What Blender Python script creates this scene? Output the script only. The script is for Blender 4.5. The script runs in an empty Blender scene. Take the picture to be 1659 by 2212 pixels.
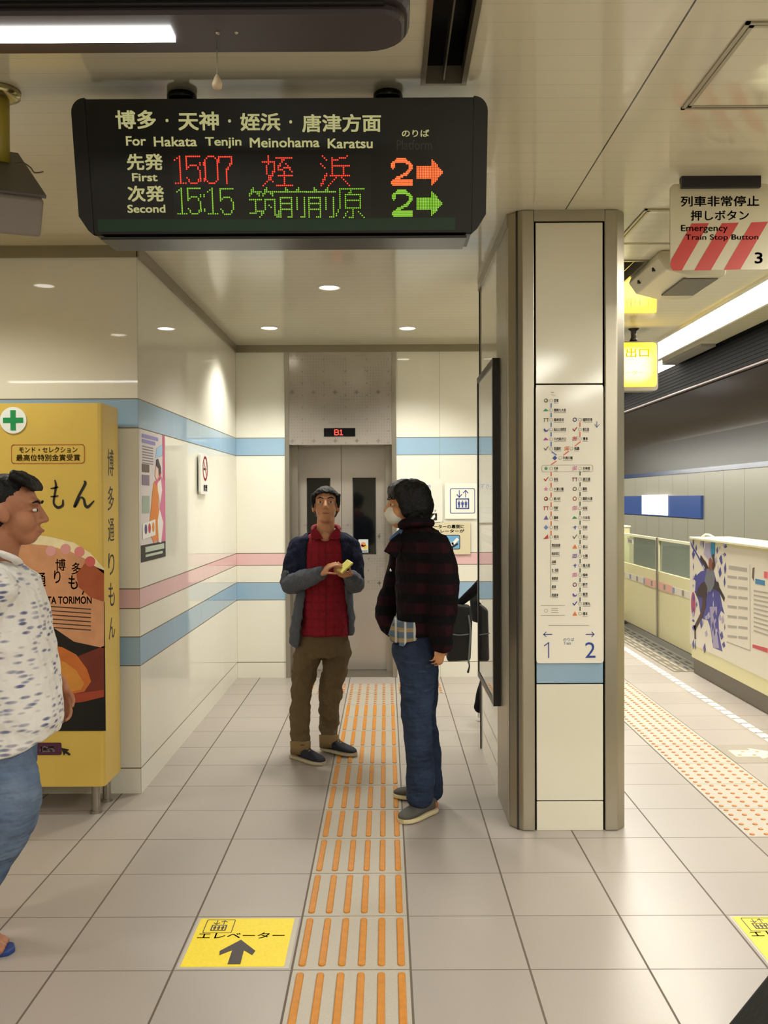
import bpy, bmesh, math, random
from mathutils import Vector, Matrix, noise
random.seed(7)
sc = bpy.context.scene
COL = sc.collection
PI = math.pi

# ------------------------------------------------------------------ camera
F_PX, PITCH, YAW, ROLL, EYE = 1998.0, -0.0143, -0.0022, 0.0045, 1.582
_cy, _sy, _cp, _sp, _cr, _sr = math.cos(YAW), math.sin(YAW), math.cos(PITCH), math.sin(PITCH), math.cos(ROLL), math.sin(ROLL)
_rx = Vector((_cy, -_sy, 0)); _f0 = Vector((_sy, _cy, 0)); _u0 = Vector((0, 0, 1))
FWD = _f0*_cp + _u0*_sp
_up = -_f0*_sp + _u0*_cp
RIGHT = _rx*_cr - _up*_sr
UPV = _rx*_sr + _up*_cr
EYEP = Vector((0, 0, EYE))
cam_d = bpy.data.cameras.new('camera'); cam = bpy.data.objects.new('camera', cam_d); COL.objects.link(cam)
cam_d.sensor_fit = 'VERTICAL'; cam_d.sensor_height = 36.0; cam_d.sensor_width = 27.0
cam_d.lens = 36.0*F_PX/2212.0
cam_d.clip_start = 0.05; cam_d.clip_end = 200
cam.matrix_world = Matrix(((RIGHT.x, UPV.x, -FWD.x, 0), (RIGHT.y, UPV.y, -FWD.y, 0), (RIGHT.z, UPV.z, -FWD.z, EYE), (0, 0, 0, 1)))
sc.camera = cam

# ------------------------------------------------------------------ light and exposure
sc.view_settings.view_transform = 'Standard'
sc.view_settings.look = 'None'
sc.view_settings.gamma = 1.0
sc.view_settings.use_curve_mapping = False
sc.view_settings.exposure = 0.3
sc.cycles.use_denoising = True
sc.cycles.max_bounces = 8
sc.cycles.diffuse_bounces = 4
sc.cycles.glossy_bounces = 4
sc.cycles.transmission_bounces = 6
sc.cycles.sample_clamp_indirect = 6.0
sc.cycles.caustics_reflective = False
sc.cycles.caustics_refractive = False
W_AMB = 0.2          # the station beyond what is built
P_DOWN = 100.0         # downlights of the lift hall
P_HALL = 60.0         # downlights of the hall
P_STRIP = 11.0        # emission of the fluorescent strips
LIGHT_COL = (1.0, 0.975, 0.865)
wd = bpy.data.worlds.new('world'); sc.world = wd; wd.use_nodes = True
wd.node_tree.nodes['Background'].inputs[0].default_value = (1.0, 0.97, 0.85, 1)
wd.node_tree.nodes['Background'].inputs[1].default_value = W_AMB

def spot(x, y, z, power, angle=150, blend=0.7, size=0.12):
    l = bpy.data.lights.new('downlight_beam', 'SPOT'); l.energy = power; l.color = LIGHT_COL
    l.spot_size = math.radians(angle); l.spot_blend = blend; l.shadow_soft_size = size
    o = bpy.data.objects.new('downlight_beam', l); COL.objects.link(o); o.location = (x, y, z)
    return o
def area(x, y, z, sx, sy, power, rot=(0, 0, 0), col=LIGHT_COL):
    l = bpy.data.lights.new('area_light', 'AREA'); l.shape = 'RECTANGLE'; l.size = sx; l.size_y = sy
    l.energy = power; l.color = col
    o = bpy.data.objects.new('area_light', l); COL.objects.link(o); o.location = (x, y, z); o.rotation_euler = rot
    return o
CZ = 2.94   # ceiling height
HALLS = [(-2.15, 4.07), (-2.19, 2.32), (-2.15, 0.2), (0.6, -0.6), (0.6, -3.0), (-1.2, -3.0)]
LIFTS = [(-0.357, 5.94), (-0.917, 7.33), (0.177, 7.37)]
area(1.6, -2.6, CZ-0.02, 0.3, 5.0, 90)
area(-0.8, -2.2, CZ-0.02, 0.3, 3.0, 60)
area(2.5, 9.0, CZ-0.02, 0.26, 26, 330)
area(3.06, 14.0, 2.6, 0.12, 34, 540, (0, math.radians(-48), 0))   # added, unseen fill light that brightens the far track wall

# ------------------------------------------------------------------ helpers
def lin(c):
    if isinstance(c, str):
        c = c.lstrip('#'); c = [int(c[i:i+2], 16)/255 for i in (0, 2, 4)]
        c = [v/12.92 if v <= 0.04045 else ((v+0.055)/1.055)**2.4 for v in c]
    return (c[0], c[1], c[2], 1.0)
def mat(name, col, rough=0.5, metal=0.0, spec=0.5, emit=0.0, ecol=None, noise_s=0, noise_a=0.0, bump=0.0, bscale=200, alpha=None, trans=0.0, coat=0.0, aniso=None):
    m = bpy.data.materials.new(name); m.use_nodes = True
    nt = m.node_tree; b = nt.nodes['Principled BSDF']
    b.inputs['Base Color'].default_value = lin(col)
    b.inputs['Roughness'].default_value = rough
    b.inputs['Metallic'].default_value = metal
    b.inputs['Specular IOR Level'].default_value = spec
    if coat: b.inputs['Coat Weight'].default_value = coat; b.inputs['Coat Roughness'].default_value = 0.04
    if trans: b.inputs['Transmission Weight'].default_value = trans
    if emit:
        b.inputs['Emission Color'].default_value = lin(ecol or col); b.inputs['Emission Strength'].default_value = emit
    if noise_a or bump:
        tc = nt.nodes.new('ShaderNodeTexCoord')
    if noise_a:
        n = nt.nodes.new('ShaderNodeTexNoise'); n.inputs['Scale'].default_value = noise_s; n.inputs['Detail'].default_value = 4
        nt.links.new(tc.outputs['Object'], n.inputs['Vector'])
        mx = nt.nodes.new('ShaderNodeMix'); mx.data_type = 'RGBA'; mx.blend_type = 'MULTIPLY'
        mx.inputs[0].default_value = 1.0; mx.inputs[6].default_value = lin(col)
        mr = nt.nodes.new('ShaderNodeMapRange'); mr.inputs[1].default_value = 0.3; mr.inputs[2].default_value = 0.7
        mr.inputs[3].default_value = 1-noise_a; mr.inputs[4].default_value = 1+noise_a
        nt.links.new(n.outputs['Fac'], mr.inputs[0]); nt.links.new(mr.outputs[0], mx.inputs[7]); nt.links.new(mx.outputs[2], b.inputs['Base Color'])
    if bump:
        n2 = nt.nodes.new('ShaderNodeTexNoise'); n2.inputs['Scale'].default_value = bscale; n2.inputs['Detail'].default_value = 3
        nt.links.new(tc.outputs['Object'], n2.inputs['Vector'])
        bp = nt.nodes.new('ShaderNodeBump'); bp.inputs['Strength'].default_value = bump; bp.inputs['Distance'].default_value = 0.01
        nt.links.new(n2.outputs['Fac'], bp.inputs['Height']); nt.links.new(bp.outputs[0], b.inputs['Normal'])
    return m
def bsdf(m): return m.node_tree.nodes['Principled BSDF']
class NT:
    """small node helper: every method returns an output socket"""
    def __init__(s, m): s.m = m; s.nt = m.node_tree; s.L = s.nt.links
    def n(s, t): return s.nt.nodes.new(t)
    def inp(s, sock, v):
        if isinstance(v, (int, float)): sock.default_value = v
        else: s.L.new(v, sock)
    def ma(s, op, a, b=0.0, c=None):
        x = s.n('ShaderNodeMath'); x.operation = op; s.inp(x.inputs[0], a); s.inp(x.inputs[1], b)
        if c is not None: s.inp(x.inputs[2], c)
        return x.outputs[0]
    def pos(s):
        g = s.n('ShaderNodeNewGeometry'); x = s.n('ShaderNodeSeparateXYZ'); s.L.new(g.outputs['Position'], x.inputs[0])
        return x.outputs[0], x.outputs[1], x.outputs[2]
    def objpos(s):
        g = s.n('ShaderNodeTexCoord'); x = s.n('ShaderNodeSeparateXYZ'); s.L.new(g.outputs['Object'], x.inputs[0])
        return x.outputs[0], x.outputs[1], x.outputs[2]
    def band(s, v, a, b): return s.ma('MULTIPLY', s.ma('GREATER_THAN', v, a), s.ma('LESS_THAN', v, b))
    def line(s, v, at, w): return s.ma('LESS_THAN', s.ma('ABSOLUTE', s.ma('SUBTRACT', v, at)), w/2)
    def grid(s, v, off, per, w):
        f = s.ma('FRACT', s.ma('ADD', s.ma('DIVIDE', s.ma('SUBTRACT', v, off), per), 100.0))
        d = s.ma('MULTIPLY', s.ma('MINIMUM', f, s.ma('SUBTRACT', 1.0, f)), per)
        return s.ma('LESS_THAN', d, w/2)
    def mix(s, fac, a, b):
        x = s.n('ShaderNodeMix'); x.data_type = 'RGBA'; s.inp(x.inputs[0], fac)
        for i, v in ((6, a), (7, b)):
            if isinstance(v, (tuple, str)): x.inputs[i].default_value = lin(v)
            else: s.L.new(v, x.inputs[i])
        return x.outputs[2]
    def noise(s, scale, detail=3, vec=None):
        x = s.n('ShaderNodeTexNoise'); x.inputs['Scale'].default_value = scale; x.inputs['Detail'].default_value = detail
        if vec is not None: s.L.new(vec, x.inputs['Vector'])
        else:
            g = s.n('ShaderNodeNewGeometry'); s.L.new(g.outputs['Position'], x.inputs['Vector'])
        return x.outputs['Fac']
    def bump(s, h, strength, dist):
        x = s.n('ShaderNodeBump'); x.inputs['Strength'].default_value = strength; x.inputs['Distance'].default_value = dist
        s.L.new(h, x.inputs['Height']); return x.outputs[0]
    def out(s, name, sock): s.L.new(sock, bsdf(s.m).inputs[name])

class MB:
    def __init__(s): s.v = []; s.f = []; s.mi = []; s.cur = 0
    def add(s, vs, fs):
        o = len(s.v); s.v += [tuple(v) for v in vs]; s.f += [tuple(i+o for i in f) for f in fs]; s.mi += [s.cur]*len(fs); return s
    def box(s, x0, x1, y0, y1, z0, z1):
        v = [(x, y, z) for x in (x0, x1) for y in (y0, y1) for z in (z0, z1)]
        return s.add(v, [(0, 1, 3, 2), (4, 6, 7, 5), (0, 4, 5, 1), (2, 3, 7, 6), (0, 2, 6, 4), (1, 5, 7, 3)])
    def obox(s, c, ax, ay, az, hx, hy, hz):
        c = Vector(c); ax, ay, az = Vector(ax).normalized(), Vector(ay).normalized(), Vector(az).normalized()
        v = [c+ax*hx*i+ay*hy*j+az*hz*k for i in (-1, 1) for j in (-1, 1) for k in (-1, 1)]
        return s.add(v, [(0, 1, 3, 2), (4, 6, 7, 5), (0, 4, 5, 1), (2, 3, 7, 6), (0, 2, 6, 4), (1, 5, 7, 3)])
    def prism(s, poly, d):
        """poly: list of 3D points, d: extrusion vector"""
        n = len(poly); d = Vector(d); a = [Vector(p) for p in poly]; b = [p+d for p in a]
        return s.add(a+b, [tuple(range(n))[::-1], tuple(range(n, 2*n))]+[(i, (i+1) % n, n+(i+1) % n, n+i) for i in range(n)])
    def rings(s, rs, closed=True, cap=True):
        n = len(rs[0]); o = [p for r in rs for p in r]; f = []
        for k in range(len(rs)-1):
            for i in range(n if closed else n-1):
                j = (i+1) % n; f.append((k*n+i, k*n+j, (k+1)*n+j, (k+1)*n+i))
        if cap: f += [tuple(range(n))[::-1], tuple(range((len(rs)-1)*n, len(rs)*n))]
        return s.add(o, f)
    def tube(s, pts, rad, n=12, smooth=0, side=None, flat=1.0, dome=True):
        pts = [Vector(p) for p in pts]; rad = rad if isinstance(rad, (list, tuple)) else [rad]*len(pts)
        if smooth:
            P, Rr = [], []
            for i in range(len(pts)-1):
                p0, p1, p2, p3 = pts[max(i-1, 0)], pts[i], pts[i+1], pts[min(i+2, len(pts)-1)]
                for k in range(smooth):
                    t = k/smooth
                    P.append(0.5*((2*p1)+(p2-p0)*t+(2*p0-5*p1+4*p2-p3)*t*t+(3*p1-p0-3*p2+p3)*t**3)); Rr.append(rad[i]*(1-t)+rad[i+1]*t)
            pts = P+[pts[-1]]; rad = Rr+[rad[-1]]
        rs = []; N = None
        for i, p in enumerate(pts):
            t = (pts[min(i+1, len(pts)-1)]-pts[max(i-1, 0)]).normalized()
            if N is None:
                N = Vector(side) if side else (Vector((0, 0, 1)) if abs(t.z) < 0.9 else Vector((1, 0, 0)))
            N = (N-t*N.dot(t)).normalized(); B = t.cross(N)
            def ring(c, r): return [c+N*(math.cos(2*PI*k/n)*r)+B*(math.sin(2*PI*k/n)*r*flat) for k in range(n)]
            if dome and i == 0:
                for a in (0.15, 0.6): rs.append(ring(p-t*rad[0]*(1-a)*0.8, rad[0]*math.sqrt(max(1-(1-a)**2, 0.02))))
            rs.append(ring(p, rad[i]))
            if dome and i == len(pts)-1:
                for a in (0.6, 0.15): rs.append(ring(p+t*rad[-1]*(1-a)*0.8, rad[-1]*math.sqrt(max(1-(1-a)**2, 0.02))))
        return s.rings(rs)
    def ell(s, c, r, R=None, n=20, m=12):
        c = Vector(c); rs = []
        for j in range(m+1):
            ph = PI*(0.02+0.96*j/m)-PI/2
            ring = []
            for i in range(n):
                p = Vector((r[0]*math.cos(ph)*math.cos(2*PI*i/n), r[1]*math.cos(ph)*math.sin(2*PI*i/n), r[2]*math.sin(ph)))
                ring.append(c+(R @ p if R else p))
            rs.append(ring)
        return s.rings(rs)
    def lathe(s, c, prof, n=24):
        c = Vector(c)
        return s.rings([[c+Vector((r*math.cos(2*PI*i/n), r*math.sin(2*PI*i/n), z)) for i in range(n)] for r, z in prof])
    def obj(s, name, m=None, parent=None, bevel=0, smooth=False, local=False):
        me = bpy.data.meshes.new(name); me.from_pydata([tuple(v) for v in s.v], [], s.f); me.validate()
        bm = bmesh.new(); bm.from_mesh(me)
        try: bmesh.ops.recalc_face_normals(bm, faces=bm.faces)
        except Exception: pass
        bm.to_mesh(me); bm.free()
        o = bpy.data.objects.new(name, me); COL.objects.link(o)
        ms = m if isinstance(m, (list, tuple)) else [m]
        for x in ms: me.materials.append(x)
        if len(ms) > 1 and len(me.polygons) == len(s.mi):
            for p, i in zip(me.polygons, s.mi): p.material_index = i
        if smooth:
            for p in me.polygons: p.use_smooth = True
        if bevel:
            b = o.modifiers.new('bevel', 'BEVEL'); b.width = bevel; b.segments = 3; b.limit_method = 'ANGLE'
        if parent is not None: attach(o, parent, local)
        return o
ROOTLOC = {}
def attach(o, parent, local=False):
    o.parent = parent
    if not local:   # parts are modelled in world space; an Empty root only carries a location
        o.matrix_parent_inverse = Matrix.Translation(-Vector(ROOTLOC.get(parent.name, (0, 0, 0))))
def thing(name, label, cat, loc=(0, 0, 0), group=None):
    o = bpy.data.objects.new(name, None); o.empty_display_size = 0.1; COL.objects.link(o); o.location = loc
    ROOTLOC[o.name] = tuple(loc)
    o['label'] = label; o['category'] = cat
    if group: o['group'] = group
    return o
def tag(o, label, cat, group=None):
    o['label'] = label; o['category'] = cat
    if group: o['group'] = group
    return o
def struct(o): o['kind'] = 'structure'; return o
def dup(root, loc, label=None, group=None):
    r = root.copy(); COL.objects.link(r); r.location = loc
    if label: r['label'] = label
    if group: r['group'] = group
    for ch in list(root.children):
        c = ch.copy(); COL.objects.link(c); c.parent = r
        for g in list(ch.children):
            d = g.copy(); COL.objects.link(d); d.parent = c
    return r
def at(px, py, Y):
    d = FWD+RIGHT*((px-829.5)/F_PX)+UPV*((1106-py)/F_PX)
    return EYEP+d*(Y/d.y)

# flat surfaces that carry print: a plane with axes A (right), B (up) and an outward normal
class Plane:
    def __init__(s, o, a, b):
        s.o = Vector(o); s.a = Vector(a).normalized(); s.b = Vector(b).normalized(); s.n = s.a.cross(s.b).normalized()
    def px(s, x, y):
        d = FWD+RIGHT*((x-829.5)/F_PX)+UPV*((1106-y)/F_PX)
        t = (s.o-EYEP).dot(s.n)/d.dot(s.n); p = EYEP+d*t-s.o
        return p.dot(s.a), p.dot(s.b)
    def pt(s, u, v, h=0.0): return s.o+s.a*u+s.b*v+s.n*h
def P_rect(pl, u0, v0, u1, v1, h, m, name, parent, t=0.0006, mb=None, r=0.0):
    b = mb or MB()
    if r > 0:
        poly = []
        for cx, cy, a0 in ((u1-r, v1-r, 0), (u0+r, v1-r, 90), (u0+r, v0+r, 180), (u1-r, v0+r, 270)):
            for k in range(6):
                a = math.radians(a0+90*k/5); poly.append((cx+r*math.cos(a), cy+r*math.sin(a)))
    else: poly = [(u0, v0), (u1, v0), (u1, v1), (u0, v1)]
    b.prism([pl.pt(u, v, h) for u, v in poly], pl.n*t)
    return b if mb else b.obj(name, m, parent)
def P_poly(pl, pts, h, m, name, parent, t=0.0006, mb=None):
    b = mb or MB(); b.prism([pl.pt(u, v, h) for u, v in pts], pl.n*t)
    return b if mb else b.obj(name, m, parent)
def P_line(pl, pts, w, h, mb, t=0.0005, closed=False):
    pts = [Vector(p) for p in pts]
    if closed: pts = pts+[pts[0]]
    for a, c in zip(pts[:-1], pts[1:]):
        d = (c-a)
        if d.length < 1e-6: continue
        n = Vector((-d.y, d.x)).normalized()*w/2; e = d.normalized()*w*0.3
        mb.prism([pl.pt(*q, h) for q in (a-n-e, c-n+e, c+n+e, a+n-e)], pl.n*t)
def rrect_pts(u0, v0, u1, v1, r, k=5):
    o = []
    for cx, cy, a0 in ((u1-r, v1-r, 0), (u0+r, v1-r, 90), (u0+r, v0+r, 180), (u1-r, v0+r, 270)):
        for i in range(k+1):
            a = math.radians(a0+90*i/k); o.append((cx+r*math.cos(a), cy+r*math.sin(a)))
    return o
def circ(cx, cy, r, n=20, ry=None): return [(cx+r*math.cos(2*PI*i/n), cy+(ry or r)*math.sin(2*PI*i/n)) for i in range(n)]
_tcache = {}
def glyphs(s, bold=0.0, spacing=1.0):
    k = (s, bold, spacing)
    if k not in _tcache:
        c = bpy.data.curves.new('lettering', 'FONT'); c.body = s; c.offset = bold; c.space_character = spacing; c.resolution_u = 3
        o = bpy.data.objects.new('lettering', c); COL.objects.link(o)
        dg = bpy.context.evaluated_depsgraph_get()
        me = bpy.data.meshes.new_from_object(o.evaluated_get(dg))
        _tcache[k] = ([tuple(v.co[:2]) for v in me.vertices], [tuple(p.vertices) for p in me.polygons])
        bpy.data.objects.remove(o); bpy.data.curves.remove(c); bpy.data.meshes.remove(me)
    return _tcache[k]
def text(pl, s, u0, v0, u1, v1, h, mb, bold=0.0, spacing=1.0, keep=False, align='c', shear=0.0):
    """fit the string into the rectangle (u0,v0)-(u1,v1) of the plane"""
    vs, fs = glyphs(s, 0.0, spacing)
    if not vs: return mb
    xs = [v[0] for v in vs]; ys = [v[1] for v in vs]; x0, x1, y0, y1 = min(xs)-bold, max(xs)+bold, min(ys)-bold, max(ys)+bold
    sx = (u1-u0)/max(x1-x0, 1e-6); sy = (v1-v0)/max(y1-y0, 1e-6)
    # heavier strokes: the outline printed again, shifted a little to each side
    for dx, dy in (((0, 0),) if not bold else ((bold, bold), (-bold, bold), (bold, -bold), (-bold, -bold))):
        mb.add([pl.pt(u0+(x-x0+dx)*sx, v0+(y-y0+dy)*sy, h) for x, y in vs], fs)
    return mb
def text_px(pl, s, x0, y0, x1, y1, h, mb, **k):
    x0, x1, y0, y1 = min(x0, x1), max(x0, x1), min(y0, y1), max(y0, y1)
    a = pl.px(x0, y1); b = pl.px(x1, y0); return text(pl, s, min(a[0], b[0]), a[1], max(a[0], b[0]), b[1], h, mb, **k)
def flat_obj(mb, name, m, parent):
    me = bpy.data.meshes.new(name); me.from_pydata([tuple(v) for v in mb.v], [], mb.f); me.materials.append(m)
    o = bpy.data.objects.new(name, me); COL.objects.link(o)
    if parent is not None: attach(o, parent)
    return o

def letter(pl, s, r, m, parent, name='lettering', h=0.0016, bold=0.0):
    return flat_obj(text_px(pl, s, *r, h, MB(), bold=bold), name, m, parent)
# ------------------------------------------------------------------ shared materials
M_black = mat('black_plastic', '#0b0b0c', 0.35)
M_dark = mat('dark_frame', '#1d1713', 0.35)
M_steel = mat('brushed_stainless', '#b0a998', 0.36, 0.9)
M_steel2 = mat('satin_steel', '#a39d92', 0.3, 0.85)
M_white = mat('white_print', '#e9e7e0', 0.35)
M_ink = mat('black_ink', '#15130f', 0.5)
M_blueink = mat('blue_ink', '#24408f', 0.5)
M_lamp = mat('lamp_diffuser', '#fffaf0', 0.5, emit=9.0, ecol=(1.0, 0.95, 0.84))
M_strip = mat('fluorescent_diffuser', '#fffaf0', 0.5, emit=P_STRIP, ecol=(1.0, 0.95, 0.84))
M_ring = mat('white_metal_ring', '#d8d4c6', 0.35)
M_orange = mat('orange_tactile', '#bb7716', 0.5, noise_s=40, noise_a=0.1)
M_orange2 = mat('worn_orange_tactile', '#b06f30', 0.55, noise_s=60, noise_a=0.15)
M_yellowp = mat('yellow_marking', '#ead01c', 0.45, noise_s=90, noise_a=0.05)
M_rubber = mat('dark_rubber', '#1a1918', 0.7)
# ------------------------------------------------------------------ floor, ceiling, walls
GX, GY, TS = -0.324, 3.083, 0.4
def floor_mat():
    m = mat('grey_floor_tile', '#b0a697', 0.3); t = NT(m); x, y, z = t.pos()
    xs = t.ma('ADD', x, t.ma('MULTIPLY', t.ma('LESS_THAN', x, GX-2*TS-0.01), -0.095))
    gl = t.ma('MAXIMUM', t.grid(xs, GX, TS, 0.0075), t.grid(y, GY, TS, 0.0045))
    # a slightly different shade for every tile
    cx = t.ma('FLOOR', t.ma('DIVIDE', t.ma('SUBTRACT', xs, GX), TS)); cyy = t.ma('FLOOR', t.ma('DIVIDE', t.ma('SUBTRACT', y, GY), TS))
    cv = t.n('ShaderNodeCombineXYZ'); t.L.new(cx, cv.inputs[0]); t.L.new(cyy, cv.inputs[1])
    wn = t.n('ShaderNodeTexWhiteNoise'); t.L.new(cv.outputs[0], wn.inputs['Vector'])
    base = t.mix(wn.outputs['Value'], '#a09791', '#a89f98')
    sp = t.noise(260, 2); base = t.mix(t.ma('MULTIPLY', t.ma('SUBTRACT', sp, 0.35), 0.9), base, '#8a827b')
    big = t.noise(1.6, 3); base = t.mix(t.ma('MULTIPLY', big, 0.22), base, '#938a82')
    t.out('Base Color', t.mix(gl, base, '#5d5247'))
    t.out('Roughness', t.ma('ADD', t.ma('MULTIPLY', gl, 0.4), t.ma('ADD', 0.3, t.ma('MULTIPLY', wn.outputs['Value'], 0.04))))
    t.out('Normal', t.bump(t.ma('SUBTRACT', t.ma('MULTIPLY', sp, 0.06), gl), 0.25, 0.003))
    return m
M_floor = floor_mat()
struct(MB().box(-4.0, 2.93, -6, 30, -0.3, 0).obj('floor', M_floor))
struct(MB().box(2.93, 6.9, -6, 30, -1.4, -1.2).obj('floor_trackbed', mat('track_ballast', '#3a3530', 0.9, noise_s=20, noise_a=0.4)))

def ceil_mat():
    m = mat('enamel_ceiling_plank', '#d2ccb6', 0.09, spec=0.55); t = NT(m); x, y, z = t.pos()
    gl = t.grid(y, 3.06, 0.1, 0.004)
    jl = t.line(x, 0.852, 0.006)
    n = t.noise(2.0, 2)
    base = t.mix(n, '#ccc6b0', '#d6d0ba')
    t.out('Base Color', t.mix(jl, t.mix(t.ma('MULTIPLY', gl, 0.16), base, '#6d6857'), '#2c281f'))
    w = t.ma('MULTIPLY', t.ma('SINE', t.ma('MULTIPLY', y, 62.83)), 0.5)
    t.out('Normal', t.bump(t.ma('SUBTRACT', t.ma('ADD', w, t.ma('MULTIPLY', t.noise(6, 1), 0.8)), t.ma('MULTIPLY', jl, 2)), 0.12, 0.0012))
    return m
M_ceil = ceil_mat()
xs = [-4.0, 0.135, 0.252, 1.372, 1.492, 2.93]; ys = [-6, 1.0, 3.03, 5.32, 6.9, 30]
cb = MB()
for i in range(5):
    for j in range(5):
        if (i, j) in ((1, 1), (3, 3)): continue
        cb.add([(xs[i], ys[j], CZ), (xs[i+1], ys[j], CZ), (xs[i+1], ys[j+1], CZ), (xs[i], ys[j+1], CZ)], [(0, 3, 2, 1)])
struct(flat_obj(cb, 'ceiling', M_ceil, None))

BL, PK, JT, CR = '#93b0c8', '#dcb6b8', '#6a6048', '#e2dfd2'
def wall_mat(name, axis, off, per, lines=None):
    m = mat(name, CR, 0.07, spec=0.5); t = NT(m); x, y, z = t.pos(); u = (x, y)[axis]
    c = t.mix(t.noise(3.0, 2), '#dfdccf', '#e5e2d6')
    for a, b, col in ((0.69, 0.845, BL), (0.998, 1.104, PK), (1.968, 2.124, BL)): c = t.mix(t.band(z, a, b), c, col)
    jl = t.line(z, 0.137, 0.006)
    for a in (0.69, 0.845, 0.998, 1.104, 1.968, 2.124): jl = t.ma('MAXIMUM', jl, t.line(z, a, 0.006))
    jv = t.grid(u, off, per, 0.005)
    c = t.mix(t.ma('MULTIPLY', jv, 0.45), c, JT); c = t.mix(jl, c, JT)
    t.out('Base Color', c)
    jl = t.ma('MAXIMUM', jl, jv)
    t.out('Roughness', t.ma('ADD', 0.03, t.ma('MULTIPLY', jl, 0.5)))
    t.out('Normal', t.bump(t.ma('ADD', t.ma('MULTIPLY', t.noise(2.5, 1), 0.3), t.ma('MULTIPLY', jl, -0.6)), 0.1, 0.003))
    return m
MW_x = wall_mat('wall_enamel_facing', 0, -1.325-6*0.9, 0.9)
MW_y = wall_mat('wall_enamel_corridor', 1, 4.962, 0.825)
def wallbox(name, x0, x1, y0, y1, z1=CZ):
    b = MB(); b.box(x0, x1, y0, y1, 0, z1); b.mi = [1, 1, 0, 0, 0, 0]
    return struct(b.obj(name, [MW_x, MW_y]))
wallbox('wall_left', -4.0, -1.325, 4.96, 9.2)
wallbox('wall_back', -1.325, -0.886, 8.18, 9.2)
wallbox('wall_back.001', 0.088, 1.16, 8.18, 9.2)
struct(MB().box(-0.886, 0.088, 8.6, 9.2, 0, CZ).obj('wall_liftshaft', M_dark))
struct(MB().box(-4.0, 2.93, -6.2, -6.0, 0, CZ).obj('wall_rear', mat('rear_wall', '#cfc8b2', 0.3)))
struct(MB().box(-4.2, -4.0, -6.0, 9, 0, CZ).obj('wall_side', mat('side_wall', '#cfc8b2', 0.3)))
wallbox('wall_right', 0.597, 1.135, 4.44, 5.83)
# corner bead along the end of the right wall
struct(MB().box(0.589, 0.601, 5.826, 5.836, 0, CZ).obj('trim_1', M_dark))
M_trim = mat('bronze_trim', '#948c78', 0.3, 0.6)
tb = 0.062
struct(MB().box(-4.0, -1.32, 4.945, 4.96, CZ-tb, CZ).obj('trim_2', M_trim))
struct(MB().box(-1.325, -1.31, 4.945, 8.18, CZ-tb, CZ).obj('trim_3', M_trim))
struct(MB().box(-1.325, 1.16, 8.165, 8.18, CZ-tb, CZ).obj('trim_4', M_trim))
struct(MB().box(0.582, 0.597, 4.44, 5.83, CZ-tb, CZ).obj('trim_5', M_trim))

# ------------------------------------------------------------------ track side
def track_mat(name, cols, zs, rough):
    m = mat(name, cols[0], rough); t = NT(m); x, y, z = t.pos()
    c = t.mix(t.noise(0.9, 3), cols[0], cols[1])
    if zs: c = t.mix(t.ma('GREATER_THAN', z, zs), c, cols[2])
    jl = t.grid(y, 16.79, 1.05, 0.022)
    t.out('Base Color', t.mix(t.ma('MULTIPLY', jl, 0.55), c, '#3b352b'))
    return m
M_tw = track_mat('track_wall_panel', ('#b6b29f', '#bdb8a6', '#463d33'), 2.19, 0.35)  # shade above the blue trim is put into the wall colour
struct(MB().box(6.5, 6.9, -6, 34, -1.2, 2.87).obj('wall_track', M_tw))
struct(MB().box(6.46, 6.5, -6, 34, 2.10, 2.19).obj('trim_6', mat('blue_trim', '#2c4a7c', 0.25)))
vb = MB(); prof = [(6.5, 2.86), (6.47, 3.0), (6.36, 3.2), (6.15, 3.42), (5.8, 3.62), (5.3, 3.78), (4.6, 3.92), (3.8, 4.0), (2.95, 4.02)]
vb.rings([[(x, -6, z) for x, z in prof], [(x, 34, z) for x, z in prof]], closed=False, cap=False)
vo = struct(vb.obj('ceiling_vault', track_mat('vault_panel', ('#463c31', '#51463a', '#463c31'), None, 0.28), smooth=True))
# dark louvred fascia along the platform edge
fb = MB(); fb.box(2.95, 3.0, -6, 34, 2.63, CZ+0.05)
for k in range(9): fb.box(2.946, 2.95, -6, 34, 2.655+k*0.033, 2.672+k*0.033)
struct(fb.obj('trim_7', mat('dark_louvre', '#0b0a0a', 0.8, spec=0.05)))
struct(MB().tube([(2.93, -6, 2.63), (2.93, 34, 2.63)], 0.014, 10).obj('trim_8', mat('red_brown_rail', '#33211c', 0.5)))
struct(MB().box(2.93, 3.1, -6, 34, -1.2, -0.02).obj('wall_platform', mat('platform_edge_concrete', '#7d776b', 0.8)))
struct(MB().box(-4, 6.9, 34, 34.2, -1.3, 4.1).obj('wall_far', mat('far_wall', '#a59c87', 0.6)))

# fluorescent strip over the platform
t = thing('fluorescent_strip_light', 'long glowing white fluorescent strip along the platform ceiling', 'ceiling light', (2.5, 0, CZ))
MB().box(2.36, 2.64, -2, 26, CZ-0.012, CZ-0.002).obj('diffuser', M_strip, t)
for x0 in (2.335, 2.64): MB().box(x0, x0+0.025, -2, 26, CZ-0.02, CZ).obj('frame_rail', M_ring, t)

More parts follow.
